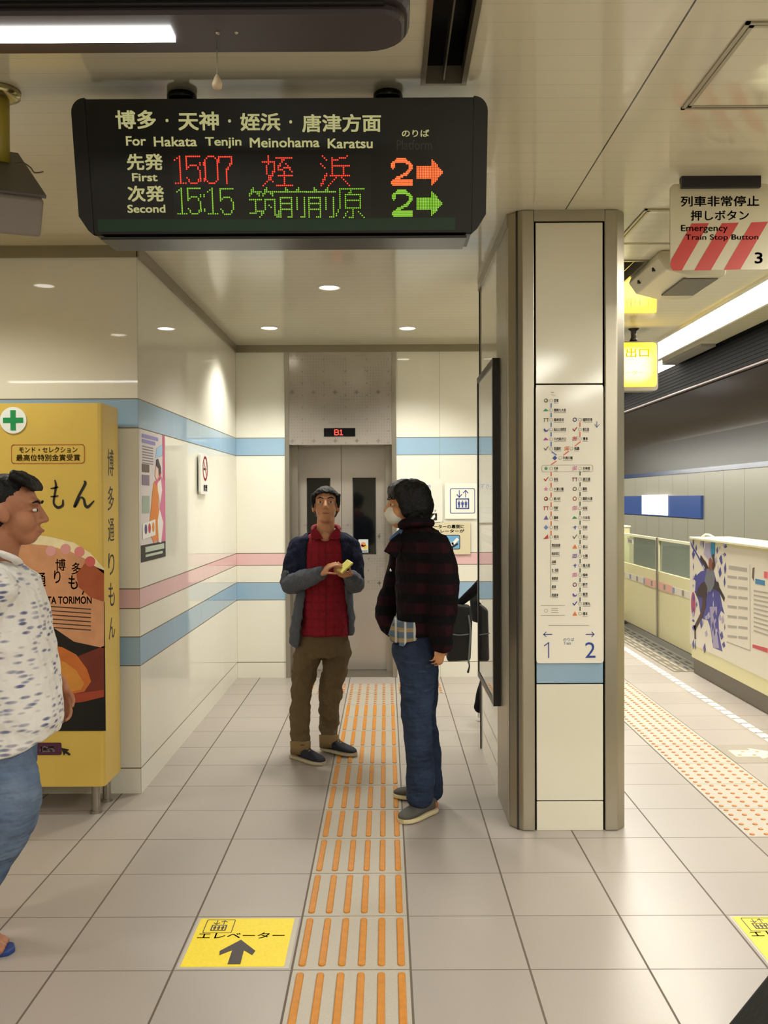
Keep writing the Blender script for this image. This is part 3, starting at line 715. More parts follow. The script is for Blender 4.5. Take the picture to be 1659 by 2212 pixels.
b = MB(); u, v = PB.px(999, 1082); lift_icon(PB, u, v, 0.108, 0.001, b); b.obj('pictogram', mat('sign_blue', '#3c4f9a', 0.4), t)
t = thing('escalator_notice', 'beige paper notice with a blue escalator pictogram beside the plaid man', 'notice', tuple(at(970, 1195, yb)))
plate(PB, 905, 1128, 1016, 1198, 0, 0.002, mat('beige_paper', '#d2c8a8', 0.6), 'paper', t)
for w_, r_ in (('エレベーターの裏側に', (908, 1142, 1003, 1133)), ('エスカレーターが', (918, 1151, 1003, 1143))): letter(PB, w_, r_, M_ink, t, 'lettering', 0.001, 0.02)
a, c = PB.px(960, 1186), PB.px(993, 1156); P_poly(PB, rrect_pts(a[0], a[1], c[0], c[1], 0.012), 0.0008, mat('escalator_blue', '#6fa4cf', 0.4), 'pictogram', t)
b = MB(); P_line(PB, rrect_pts(a[0], a[1], c[0], c[1], 0.012), 0.006, 0.0012, b, closed=True); P_line(PB, [PB.px(977, 1182), PB.px(988, 1175)], 0.016, 0.0016, b); b.obj('outline', M_ink, t)
b = MB(); P_line(PB, [PB.px(971, 1176), PB.px(978, 1175), PB.px(988, 1165)], 0.026, 0.002, b); b.obj('stair', M_white, t)

# ------------------------------------------------------------------ poster and no-smoking sign on the left corridor wall
PW = Plane((-1.3235, 5.3, 1.6), (0, 1, 0), (0, 0, 1))
t = thing('poster', 'narrow looking poster of a woman in an orange kimono on the left corridor wall', 'poster', (-1.325, 5.28, 1.24))
uv = lambda x, y: PW.px(280+x*200/1229, 900+y*360/2212)
a, c = uv(150, 1940), uv(464, 235); U0, U1 = a[0], c[0]; V0, V1 = 1.243-1.6, 1.965-1.6
def pu(f, g): return (U0+(U1-U0)*f, V0+(V1-V0)*g)
def prect(f0, g0, f1, g1, h, m, name):
    a, c = pu(f0, g0), pu(f1, g1); return P_rect(PW, a[0], a[1], c[0], c[1], h, m, name, t)
prect(0, 0, 1, 1, -0.001, mat('poster_paper', '#d9cfd0', 0.3), 'paper')
prect(0.0, 0.0, 1, 0.128, 0.0003, M_ink, 'footer')
prect(0.9, 0.13, 1, 1, 0.0003, mat('poster_rose', '#c0547c', 0.4), 'rose_border')
P_poly(PW, [pu(*p) for p in ((0.62, 0.13), (0.98, 0.13), (0.98, 0.62), (0.84, 0.66), (0.78, 0.45), (0.7, 0.3))], 0.0005, mat('poster_pink', '#cf6f96', 0.4), 'pattern', t)
P_poly(PW, [pu(*p) for p in ((0.28, 0.25), (0.5, 0.13), (0.78, 0.16), (0.82, 0.3), (0.7, 0.42), (0.74, 0.54), (0.62, 0.62), (0.5, 0.6), (0.42, 0.45), (0.36, 0.33))], 0.0008, mat('poster_orange', '#d97f2a', 0.4), 'kimono', t)
P_poly(PW, [pu(*p) for p in ((0.66, 0.62), (0.8, 0.66), (0.86, 0.55), (0.78, 0.44), (0.68, 0.54))], 0.001, M_white, 'collar', t)
P_poly(PW, [pu(*p) for p in ((0.66, 0.3), (0.74, 0.4), (0.9, 0.28), (0.8, 0.12), (0.7, 0.13))], 0.001, M_white, 'sleeve', t)
P_poly(PW, [pu(*p) for p in ((0.6, 0.68), (0.62, 0.79), (0.7, 0.8), (0.82, 0.73), (0.8, 0.64), (0.74, 0.62))], 0.0011, mat('poster_hair', '#2c2430', 0.4), 'hair', t)
P_poly(PW, [pu(*p) for p in ((0.56, 0.66), (0.6, 0.74), (0.7, 0.72), (0.72, 0.64), (0.64, 0.62))], 0.0014, mat('poster_skin', '#e3bdae', 0.4), 'face', t)
P_poly(PW, [pu(*p) for p in ((0.54, 0.62), (0.62, 0.62), (0.84, 0.7), (0.8, 0.66), (0.62, 0.58))], 0.0017, mat('poster_fan', '#d0567a', 0.4), 'fan', t)
P_poly(PW, [pu(*p) for p in ((0.6, 0.8), (0.88, 0.83), (0.88, 0.92), (0.64, 0.88))], 0.0006, mat('poster_sky', '#9cc3de', 0.4), 'window_picture', t)
P_poly(PW, [pu(*p) for p in ((0.06, 0.17), (0.56, 0.19), (0.56, 0.315), (0.06, 0.29))], 0.0018, M_white, 'coupon', t)
for n, f, g, cc in (('poster_dot_navy', 0.18, 0.245, '#4a3f80'), ('poster_dot_red', 0.32, 0.25, '#c43a4e'), ('poster_dot_gold', 0.47, 0.255, '#d98a2a')):
    P_poly(PW, circ(*pu(f, g), 0.028, 14), 0.0022, mat(n, cc, 0.4), 'coupon_spot', t)
for g0, g1, cc in ((0.68, 0.74, '#5d4a44'), (0.58, 0.66, '#7c6c80'), (0.37, 0.5, '#9bab9c')): prect(0.06, g0, 0.34, g1, 0.0006, mat('poster_photo', cc, 0.4), 'photo')
b = MB()
for g, w in ((0.955, 0.62), (0.915, 0.5)): P_line(PW, [pu(0.08, g), pu(0.08+w, g)], 0.02, 0.0006, b)
b.obj('headline', mat('poster_violet', '#8d86c2', 0.4), t)
b = MB()
for k in range(7): P_line(PW, [pu(0.08, 0.875-k*0.021), pu(0.5, 0.875-k*0.021)], 0.006, 0.0006, b)
b.obj('small_print', mat('poster_grey', '#7f7880', 0.4), t)
b = MB(); text(PW, 'ARC', *pu(0.18, 0.03), *pu(0.5, 0.055), 0.001, b) if False else P_line(PW, [pu(0.18, 0.042), pu(0.86, 0.042)], 0.014, 0.0008, b)
P_line(PW, [pu(0.18, 0.09), pu(0.92, 0.09)], 0.03, 0.0008, b); b.obj('footer_print', mat('poster_pale', '#b9c4b4', 0.4), t)

t = thing('no_smoking_sign', 'small white no-smoking sign standing off the left corridor wall', 'sign', (-1.325, 6.63, 1.6))
PN = Plane((-1.297, 6.63, 1.765), (0, 1, 0), (0, 0, 1))
b = MB(); b.prism([PN.pt(u, v, -0.016) for u, v in rrect_pts(-0.15, -0.145, 0.15, 0.145, 0.02)], PN.n*0.016); b.obj('panel', M_white, t)
b = MB(); P_line(PN, circ(0.01, 0.04, 0.08, 28), 0.018, 0.001, b, closed=True); P_line(PN, [(-0.045, 0.097), (0.065, -0.017)], 0.016, 0.001, b); b.obj('red_ring', mat('sign_red', '#c8303c', 0.4), t)
b = MB(); P_line(PN, [(-0.045, 0.035), (0.05, 0.035)], 0.014, 0.0008, b); P_line(PN, [(0.055, 0.05), (0.06, 0.075), (0.05, 0.085)], 0.006, 0.0008, b); b.obj('cigarette', M_ink, t)
b = MB(); text(PN, '禁煙', -0.06, -0.125, 0.08, -0.075, 0.001, b, bold=0.02); flat_obj(b, 'lettering', M_ink, t)
MB().box(-1.325, -1.312, 6.55, 6.71, 1.7, 1.83).obj('bracket', M_dark, t)

# ------------------------------------------------------------------ dark framed board on the right wall
t = thing('notice_case', 'tall dark framed glass notice case on the right wall behind the pillar', 'notice board', (0.57, 5.18, 0.5))
y0, y1, z0, z1 = 4.775, 5.6, 0.505, 2.305
b = MB(); w = 0.035
b.box(0.552, 0.597, y0, y0+w, z0, z1); b.box(0.552, 0.597, y1-w, y1, z0, z1); b.box(0.552, 0.597, y0+w, y1-w, z0, z0+w); b.box(0.552, 0.597, y0+w, y1-w, z1-w, z1)
b.obj('frame', M_dark, t)
PC = Plane((0.574, 5.19, 1.4), (0, -1, 0), (0, 0, 1))
MB().box(0.576, 0.597, y0+w, y1-w, z0+w, z1-w).obj('backing', mat('notice_paper', '#d3d1c8', 0.5), t)
for nm, g0, g1, u0, u1, c in (('blue_heading', 1.56, 1.60, -0.3, 0.36, '#c9c9e6'), ('violet_mark', 1.555, 1.605, 0.02, 0.14, '#7a78c0'), ('red_heading', 1.43, 1.46, -0.36, 0.36, '#c8707c'), ('dark_heading', 1.33, 1.375, -0.36, 0.36, '#4a4744'), ('pale_heading', 2.1, 2.16, -0.36, 0.2, '#cdb9a6')):
    P_rect(PC, u0, g0-1.4, u1, g1-1.4, 0.0005, mat(nm, c, 0.5), nm, t)
b = MB()
for k in range(5): P_line(PC, [(-0.34, 0.13-k*0.03), (0.34, 0.13-k*0.03)], 0.006, 0.0005, b)
b.obj('small_print', M_gr, t)
MB().box(0.556, 0.560, y0+w, y1-w, z0+w, z1-w).obj('glass', mat('clear_glass', '#ffffff', 0.01, trans=1.0), t)

# ------------------------------------------------------------------ yellow advertising cabinet
t = thing('advertising_cabinet', 'tall yellow cabinet with a green cross and cake advertisement by the left wall', 'cabinet', (-1.9, 4.74, 0))
M_yel = mat('yellow_vinyl', '#d0b052', 0.35, noise_s=5, noise_a=0.03)
cx0, cx1, cy0, cy1, cz0, cz1 = -2.42, -1.412, 4.6, 4.88, 0.15, 2.065
b = MB(); b.prism([(cx0, cy0, cz0), (cx1-0.02, cy0, cz0), (cx1-0.006, cy0+0.006, cz0), (cx1, cy0+0.02, cz0), (cx1, cy1, cz0), (cx0, cy1, cz0)], (0, 0, cz1-cz0)); body = b.obj('body', M_yel, t)
for x, y in ((-1.475, 4.66), (-1.475, 4.84), (-2.35, 4.66), (-2.35, 4.84)): MB().lathe((x, y, 0), [(0.03, 0), (0.03, 0.012), (0.021, 0.014), (0.021, 0.152)], 16).obj('leg', M_steel2, t, smooth=False)
PA = Plane((-1.9, cy0-0.0008, 1.1), (1, 0, 0), (0, 0, 1))
A = lambda x, y: PA.px(x, y)
u, v = A(29, 908); b = MB(); b.prism([PA.pt(*p, 0) for p in circ(u, v, 0.066, 40)], PA.n*0.004); disc = b.obj('cross_disc', mat('disc_white', '#e6e9e2', 0.3), t)
P_line_b = MB(); P_line_b.prism([PA.pt(u+x*0.05, v+y*0.05, 0.0045) for x, y in ((-0.26, -1), (0.26, -1), (0.26, -0.26), (1, -0.26), (1, 0.26), (0.26, 0.26), (0.26, 1), (-0.26, 1), (-0.26, 0.26), (-1, 0.26), (-1, -0.26), (-0.26, -0.26))], PA.n*0.001); P_line_b.obj('green_cross', mat('cross_green', '#178a4a', 0.4), disc)
M_rust = mat('rust_print', '#b5672e', 0.5)
b = MB(); a, c = A(25, 1001), A(182, 960); P_line(PA, rrect_pts(a[0], a[1], c[0], c[1], 0.014), 0.0035, 0.0005, b, closed=True); b.obj('award_frame', M_rust, t)
for w_, r_ in (('モンド・セレクション', (41, 978, 167, 965)), ('最高位特別金賞受賞', (35, 996, 173, 981))): letter(PA, w_, r_, M_rust, t, 'award_lettering', 0.0005, 0.012)
letter(PA, '博多通り', (-290, 1100, 10, 1040), M_ink, t, 'brand_lettering', 0.0005)
b = MB()
# brush written mo and n
def brush(pl, pts, w, mb, h=0.0005):
    ps = [Vector(A(*p)) for p in pts]; P = []
    for i in range(len(ps)-1):
        p0, p1, p2, p3 = ps[max(i-1, 0)], ps[i], ps[i+1], ps[min(i+2, len(ps)-1)]
        for k in range(6):
            s = k/6; P.append((0.5*((2*p1)+(p2-p0)*s+(2*p0-5*p1+4*p2-p3)*s*s+(3*p1-p0-3*p2+p3)*s**3), w[i]*(1-s)+w[i+1]*s))
    P.append((ps[-1], w[-1])); L, R = [], []
    for i, (p, ww) in enumerate(P):
        d = (P[min(i+1, len(P)-1)][0]-P[max(i-1, 0)][0]).normalized(); n = Vector((-d.y, d.x))*ww/2; L.append(p+n); R.append(p-n)
    for i in range(len(P)-1): mb.prism([pl.pt(*q, h) for q in (R[i], R[i+1], L[i+1], L[i])], pl.n*0.0004)
Z = lambda x, y: (x*300/1443, 840+y*460/2212)
brush(PA, [Z(570, 945), Z(582, 1010), Z(565, 1120), Z(560, 1190), Z(600, 1232), Z(650, 1210), Z(655, 1150)], [0.006, 0.012, 0.01, 0.011, 0.014, 0.013, 0.007], b)
brush(PA, [Z(525, 1035), Z(565, 1030), Z(605, 1018)], [0.004, 0.01, 0.006], b); brush(PA, [Z(525, 1120), Z(565, 1118), Z(608, 1110)], [0.004, 0.009, 0.005], b)
b.obj('brand_lettering', M_ink, t); b = MB()
brush(PA, [Z(872, 955), Z(885, 985), Z(820, 1110), Z(775, 1220), Z(800, 1195), Z(835, 1130), Z(870, 1145), Z(885, 1205), Z(915, 1225), Z(980, 1160)], [0.006, 0.014, 0.013, 0.014, 0.008, 0.008, 0.012, 0.014, 0.015, 0.005], b)
b.obj('brand_lettering', M_ink, t)
PSd = Plane((cx1+0.0006, 4.74, 1.1), (0, 1, 0), (0, 0, 1))
b = MB()
for ch, y0, y1 in (('博', 970, 1028), ('多', 1050, 1103), ('通', 1120, 1170), ('り', 1195, 1243), ('も', 1260, 1312), ('ん', 1335, 1382)):
    a, c = PSd.px(236, y1), PSd.px(236, y0); flat_obj(text(PSd, ch, -0.05, a[1], 0.055, c[1], 0.0005, MB()), 'side_lettering', M_ink, t)
# the printed photograph of cakes and a wrapper
a, c = A(-120, 1580), A(225, 1160)
pic = P_rect(PA, a[0], a[1], c[0], A(225, 1300)[1], 0.0003, mat('advert_black', '#100c0a', 0.3), 'advert_photo', t)
def ap(pts, h, name, col, rough=0.35, par=None):
    return P_poly(PA, [A(*p) for p in pts], h, mat('advert_'+name, col, rough, noise_s=14, noise_a=0.1), name, pic)
ap([(-120, 1150), (20, 1148), (60, 1152), (110, 1160), (160, 1172), (196, 1195), (225, 1228), (225, 1400), (160, 1386), (110, 1352), (75, 1330), (-120, 1330)], 0.0006, 'wrapper', '#c98f66')
ap([(60, 1152), (110, 1160), (160, 1172), (196, 1195), (225, 1228), (225, 1240), (190, 1210), (150, 1190), (100, 1178), (30, 1172)], 0.0009, 'wrapper_edge', '#e3d3a6')
ap([(165, 1240), (185, 1215), (225, 1232), (225, 1300), (195, 1290), (170, 1268)], 0.0009, 'wrapper_fold', '#a3502f')
for i, (x, y, cc) in enumerate(((110, 1190, '#d99a96'), (142, 1186, '#d69490'), (172, 1192, '#d5807c'), (195, 1213, '#c95a58'))): P_poly(PA, circ(*A(x, y), 0.026, 20), 0.0012, mat('seal_pink', cc, 0.4), 'seal', pic)
ap([(150, 1425), (225, 1395), (225, 1500), (170, 1512), (140, 1480)], 0.0006, 'red_lacquer', '#6d2a1e')
ap([(-120, 1500), (60, 1512), (130, 1503), (225, 1490), (225, 1505), (180, 1516), (130, 1522), (-120, 1530)], 0.0012, 'plate', '#9a3f26')
ap([(-120, 1330), (70, 1335), (100, 1352), (118, 1385), (124, 1400), (-120, 1420)], 0.0009, 'cake', '#b9512a')
ap([(-120, 1390), (95, 1391), (135, 1398), (165, 1414), (188, 1445), (197, 1472), (182, 1494), (140, 1502), (-120, 1506)], 0.0012, 'front_cake', '#c46a2c')
ap([(-120, 1420), (105, 1418), (140, 1430), (165, 1448), (182, 1476), (175, 1490), (130, 1498), (-120, 1500)], 0.0016, 'cake_filling', '#d08a3a')
b = MB()
for ch, x, y, w, h in (('通', 87, 1252, 24, 30), ('博', 131, 1220, 22, 26), ('り', 124, 1246, 14, 28), ('多', 165, 1228, 20, 26), ('も', 158, 1258, 20, 30), ('ん', 188, 1272, 22, 26)): letter(PA, ch, (x-w/2, y+h/2, x+w/2, y-h/2), mat('wrapper_ink', '#3a231a', 0.5), pic, 'wrapper_lettering', 0.0014, 0.01)
letter(PA, 'HAKATA TORIMON', (60, 1305, 198, 1288), mat('wrapper_ink', '#3a231a', 0.5), pic, 'wrapper_lettering', 0.0014, 0.02)
for k in range(6): P_line(PA, [A(82, 1308+k*9), A(196, 1316+k*9)], 0.005, 0.0014, b)
b.obj('wrapper_print', mat('wrapper_ink', '#3a231a', 0.5), pic)
a, c = A(71, 1631), A(133, 1604); btn = P_poly(PA, rrect_pts(a[0], a[1], c[0], c[1], 0.008), 0.0005, mat('purple_button', '#4c2038', 0.35), 'search_button', t)
b = MB(); text_px(PA, '検索', 86, 1625, 118, 1611, 0.0014, b, bold=0.012); flat_obj(b, 'button_lettering', M_white, btn)
P_poly(PA, [A(*p) for p in ((132, 1615), (150, 1619), (145, 1623), (153, 1629), (150, 1632), (142, 1627), (138, 1632))], 0.0012, M_ink, 'cursor_arrow', t)
# ------------------------------------------------------------------ departure board
Vt = Vector((0, 2.95, 2.857)); Vb = Vector((0, 3.035, 2.447))
bdir = (Vt-Vb).normalized(); PD = Plane((-0.333, (Vt.y+Vb.y)/2, (Vt.z+Vb.z)/2), (1, 0, 0), bdir)
HW, HH = 0.662, (Vt-Vb).length/2
t = thing('departure_board', 'hanging black departure board with red and green LED train times', 'sign', (-0.333, 3.05, 2.45))
nb = -PD.n   # into the housing
def prof(u):
    # side profile of the housing, rounded corners
    pts = [(-HH+0.0, 0.03), (-HH+0.02, 0.0), (HH-0.02, 0.0), (HH, 0.02), (HH, 0.17), (HH-0.02, 0.19), (-HH+0.0, 0.205), (-HH-0.03, 0.19)]
    return [PD.pt(u, v, -d) for v, d in pts]
b = MB(); b.rings([prof(-HW+0.045), prof(HW-0.045)]); b.obj('housing', M_black, t)
M_face = mat('board_face', '#08090a', 0.3)
for s in (-1, 1):
    pts = []
    for k in range(7):
        a = PI/2*k/6; pts.append((s*(HW-0.045)+s*0.045*math.sin(a), HH-0.045+0.045*math.cos(a)))
    pts += [(s*(HW), -HH+0.06), (s*(HW-0.028), -HH+0.015), (s*(HW-0.045), -HH)]
    b = MB(); b.prism([PD.pt(u, v, 0.004) for u, v in pts], nb*0.19); b.obj('end_cap', M_black, t)
P_rect(PD, -HW+0.047, -HH+0.004, HW-0.047, HH-0.004, 0.0005, M_face, 'front_panel', t)
P_rect(PD, -HW+0.06, -HH+0.012, HW-0.1, -HH+0.05, 0.0015, mat('green_reflection_tint', '#0c3524', 0.3), 'green_reflection', t)  # green reflection low on the board face, put in as a tinted strip
a, c = PD.px(378, 474), PD.px(800, 332); P_rect(PD, a[0], a[1], c[0], c[1], 0.0015, mat('led_panel', '#16181a', 0.28), 'led_panel', t)
b = MB(); b.prism([PD.pt(u, v, d) for u, v, d in ((-HW+0.06, -HH-0.004, -0.02), (HW-0.06, -HH-0.004, -0.02), (HW-0.06, -HH-0.03, -0.19), (-HW+0.06, -HH-0.03, -0.19))], PD.b*-0.008); b.obj('underside_panel', mat('underside_grey', '#2c2928', 0.3, 0.3), t)
for px in (393, 838):
    x = at(px, 205, 3.12).x
    q = MB(); q.lathe((x, 3.12, 2.80), [(0.026, 0), (0.026, CZ-2.80)], 16); q.obj('hanger_pipe', mat('pipe_yellowgreen', '#8a8648', 0.4), t, smooth=True)
    q = MB(); q.lathe((x, 3.12, CZ-0.028), [(0.04, 0), (0.05, 0.006), (0.05, 0.022), (0.046, 0.028)], 20); q.obj('hanger_flange', mat('flange_dark', '#2b2b28', 0.15, 0.8), t, smooth=True)
for px in (236, 302, 545, 690, 930, 990):
    x = at(px, 215, 3.0).x; MB().lathe((x, 3.02, 2.845), [(0.008, 0), (0.008, 0.022), (0.005, 0.026)], 8).obj('bolt', M_black, t)
M_cream = mat('backlit_cream', '#b9b78a', 0.5, emit=0.36, ecol='#c4c391')
b = MB()
for s, x0, y0, x1, y1 in (('博多', 251, 279, 336, 238), ('・', 358, 264, 364, 257), ('天神', 386, 282, 472, 241), ('・', 493, 265, 499, 258), ('姪浜', 520, 283, 605, 244), ('・', 625, 267, 631, 260), ('唐津方面', 653, 286, 823, 246)):
    letter(PD, s, (x0, y0, x1, y1), M_cream, t, bold=0.022)
for s, x0, y0, x1, y1 in (('For', 273, 315, 315, 294), ('Hakata', 333, 317, 425, 295), ('Tenjin', 444, 321, 521, 296), ('Meinohama', 540, 319, 690, 297), ('Karatsu', 708, 321, 805, 299)):
    letter(PD, s, (x0, y0, x1, y1), M_cream, t, bold=0.018)
for s, x0, y0, x1, y1 in (('先発', 275, 368, 351, 332), ('First', 286, 392, 340, 374), ('次発', 277, 436, 354, 401), ('Second', 276, 460, 357, 442)):
    letter(PD, s, (x0, y0, x1, y1), M_cream, t, bold=0.022)
letter(PD, 'のりば', (868, 296, 927, 280), M_cream, t, bold=0.014)
b = MB(); text_px(PD, 'Platform', 857, 324, 933, 302, 0.0016, b); flat_obj(b, 'unlit_lettering', mat('unlit_grey', '#3a3b3b', 0.5), t)
M_red = mat('red_led_lit', '#200604', 0.5, emit=1.6, ecol=(1.0, 0.04, 0.02)); M_red2 = mat('orange_led_lit', '#200a04', 0.5, emit=1.7, ecol=(1.0, 0.12, 0.03)); M_grn = mat('green_led_lit', '#081002', 0.5, emit=0.62, ecol=(0.36, 0.85, 0.05))
def led(strokes, W, H, rect, mb, thick=0.55, poly=None):
    on = set()
    for st in strokes:
        for (xa, ya), (xb, yb_) in zip(st[:-1], st[1:]):
            for i in range(W):
                for j in range(H):
                    dx, dy = xb-xa, yb_-ya; L2 = dx*dx+dy*dy
                    s = max(0, min(1, ((i-xa)*dx+(j-ya)*dy)/L2)) if L2 else 0
                    if math.hypot(i-xa-s*dx, j-ya-s*dy) < thick: on.add((i, j))
    if poly:
        for i in range(W):
            for j in range(H):
                ins = False; n = len(poly)
                for k in range(n):
                    (xa, ya), (xb, yb_) = poly[k], poly[(k+1) % n]
                    if (ya > j) != (yb_ > j) and i < (xb-xa)*(j-ya)/(yb_-ya)+xa: ins = not ins
                if ins: on.add((i, j))
    x0, y0, x1, y1 = rect; p, q = PD.px(x0, y1), PD.px(x1, y0)
    for i, j in on:
        u = p[0]+(q[0]-p[0])*i/(W-1); v = q[1]+(p[1]-q[1])*j/(H-1)
        r = 0.0025; mb.add([PD.pt(u+r*math.cos(PI*k/3), v+r*math.sin(PI*k/3), 0.0024) for k in range(6)], [(0, 1, 2, 3, 4, 5)])
D1 = ([[(0, 2), (2, 0), (2, 15)], [(0, 15), (4, 15)]], 5); D5 = ([[(7, 0), (0, 0), (0, 7), (2, 5), (5, 5), (7, 8), (7, 12), (5, 15), (2, 15), (0, 12)]], 8)
D0 = ([[(2, 0), (5, 0), (7, 2), (7, 13), (5, 15), (2, 15), (0, 13), (0, 2), (2, 0)]], 8); D7 = ([[(0, 3), (0, 0), (7, 0), (7, 3), (4, 8), (4, 15)]], 8)
DC = ([[(0, 0), (1, 0)], [(0, 8), (1, 8)], [(0, 1), (1, 1)], [(0, 9), (1, 9)]], 2)
b = MB()
for (st, W), r in ((D1, (380, 338, 399, 396)), (D5, (405, 338, 431, 396))): led(st, W, 16, r, b)
led(DC[0], 2, 10, (434, 352, 440, 391), b); led(D0[0], 8, 16, (445, 338, 469, 396), b); led(D7[0], 8, 16, (475, 339, 500, 396), b)
ME = [[(3, 0), (3, 2), (2, 7), (2, 9), (5, 13)], [(0, 3), (6, 3)], [(6, 3), (6, 7), (4, 11), (0, 15)], [(7, 1), (15, 1)], [(11, 1), (8, 6)], [(8, 7), (13, 6)], [(12, 4), (15, 8)], [(8, 10), (15, 10)], [(11, 8), (11, 15)], [(7, 15), (15, 15)]]
HA = [[(1, 0), (3, 2)], [(0, 4), (2, 6)], [(3, 9), (0, 15)], [(6, 1), (6, 10)], [(6, 2), (13, 1), (14, 0)], [(6, 5), (15, 5)], [(12, 5), (12, 10)], [(5, 10), (15, 10)], [(8, 11), (4, 15)], [(11, 11), (15, 15)]]
b.obj('red_led_lettering', M_red, t); b = MB(); led(ME, 16, 16, (569, 337, 630, 401), b); b.obj('red_led_lettering', M_red, t); b = MB(); led(HA, 16, 16, (694, 337, 754, 401), b)
b.obj('red_led_lettering', M_red, t)
b = MB(); TWO = [[(1, 5), (1, 3), (4, 1), (10, 1), (14, 4), (14, 6), (11, 9), (4, 12), (1, 15)], [(1, 15), (15, 15)], [(1, 14), (15, 14)]]
ARR = [(-0.5, 3.6), (9.0, 3.6), (9.0, -0.6), (16, 7.5), (9.0, 15.6), (9.0, 11.4), (-0.5, 11.4)]
led(TWO, 16, 17, (846, 343, 890, 400), b, 1.05); b.obj('orange_led_number', M_red2, t); b = MB(); led([], 16, 16, (901, 346, 955, 399), b, poly=ARR); b.obj('orange_led_arrow', M_red2, t)
b = MB()
for (st, W), r in ((D1, (385, 407, 401, 462)), (D5, (408, 407, 432, 462)), (D1, (451, 407, 468, 462)), (D5, (478, 408, 503, 463))): led(st, W, 16, r, b)
led(DC[0], 2, 10, (435, 421, 441, 456), b)
b.obj('green_led_lettering', M_grn, t)
CH = [[(2, 0), (0, 4)], [(2, 2), (6, 2)], [(4, 2), (5, 4)], [(9, 0), (7, 4)], [(9, 2), (14, 2)], [(11, 2), (12, 4)], [(0, 6), (6, 6)], [(3, 6), (3, 13)], [(0, 13), (6, 12)], [(8, 6), (8, 11), (5, 15)], [(8, 6), (13, 6), (13, 14), (15, 15), (15, 12)], [(10, 9), (11, 10)]]
MA = [[(4, 0), (5, 2)], [(11, 0), (10, 2)], [(0, 2), (15, 2)], [(1, 5), (1, 15)], [(1, 5), (7, 5), (7, 15), (5, 15)], [(1, 8), (7, 8)], [(1, 11), (7, 11)], [(10, 5), (10, 11)], [(14, 5), (14, 15), (12, 15)]]
BA = [[(2, 0), (15, 0)], [(2, 0), (2, 9), (0, 14)], [(8, 1), (7, 3)], [(5, 3), (13, 3)], [(5, 3), (5, 10)], [(13, 3), (13, 10)], [(5, 6), (13, 6)], [(5, 10), (13, 10)], [(9, 10), (9, 15), (7, 15)], [(6, 12), (4, 15)], [(12, 12), (15, 15)]]
for st, r in ((CH, (541, 406, 601, 469)), (MA, (603, 406, 661, 469)), (MA, (664, 406, 724, 469)), (BA, (727, 408, 786, 470))): b = MB(); led(st, 16, 16, r, b); b.obj('green_led_lettering', M_grn, t)
b = MB(); led(TWO, 16, 17, (848, 411, 890, 467), b, 1.05); b.obj('green_led_number', M_grn, t); b = MB(); led([], 16, 16, (901, 415, 954, 465), b, poly=ARR); b.obj('green_led_arrow', M_grn, t)

# ------------------------------------------------------------------ dark linear lamp housing close to the camera
M_brown = mat('dark_brown_metal', '#2d2428', 0.35)
t = thing('linear_lamp', 'long dark brown ceiling lamp housing with a lit tube, top left', 'ceiling light', (-1.4, 2.02, CZ))
def rr(x0, x1, y0, y1, r, z): return [(x, y, z) for x, y in [(p[0], p[1]) for p in rrect_pts(x0, y0, x1, y1, r, 6)]]
x0, x1, ya, yb2, zb = -3.2, 0.05, 1.885, 2.155, 2.60
b = MB(); b.rings([rr(x0, x1-0.012, ya+0.06, yb2-0.06, 0.05, zb-0.006), rr(x0, x1-0.006, ya+0.052, yb2-0.052, 0.055, zb), rr(x0, x1-0.006, ya+0.052, yb2-0.052, 0.055, zb+0.05)]); b.obj('lamp_tray', M_brown, t)
for y_ in (ya+0.036, yb2-0.05): MB().box(x0, x1-0.05, y_, y_+0.014, zb+0.006, zb+0.0125).obj('groove', M_black, t)
b = MB(); b.rings([rr(x0, x1, ya+0.01, yb2-0.01, 0.09, zb+0.012), rr(x0, x1+0.006, ya, yb2, 0.1, zb+0.022), rr(x0, x1+0.006, ya, yb2, 0.1, zb+0.13), rr(x0, x1-0.01, ya+0.02, yb2-0.02, 0.09, zb+0.15)]); b.obj('housing', M_brown, t)
MB().box(x0, -0.458, 1.998, 2.048, zb-0.012, zb-0.004).obj('tube_diffuser', mat('near_tube', '#ffffff', 0.4, emit=12, ecol=(1, 0.98, 0.93)), t)
for x in (-0.36, -0.32): MB().lathe((x, 2.02, zb-0.0085), [(0.004 if x < -0.33 else 0.0025, 0), (0.005, 0.003)], 10).obj('screw', M_steel, t)
for x in (-0.8, -2.4): MB().lathe((x, 2.02, zb+0.14), [(0.02, 0), (0.02, CZ-zb-0.142)], 14).obj('stem', M_brown, t)
t = thing('pull_cord', 'thin pull cord with a pale knob hanging below the dark lamp housing', 'cord', (-0.385, 2.1, 2.5))
xk = at(469, 175, 2.1).x
MB().lathe((xk, 2.1, 2.54), [(0.0012, 0), (0.0012, 0.075)], 8).obj('cord', mat('cord_grey', '#8a8268', 0.6), t)
MB().lathe((xk, 2.1, 2.507), [(0.002, 0), (0.010, 0.004), (0.012, 0.012), (0.008, 0.022), (0.005, 0.03), (0.002, 0.034)], 14).obj('knob', mat('knob_pale', '#b8a586', 0.4), t, smooth=True)

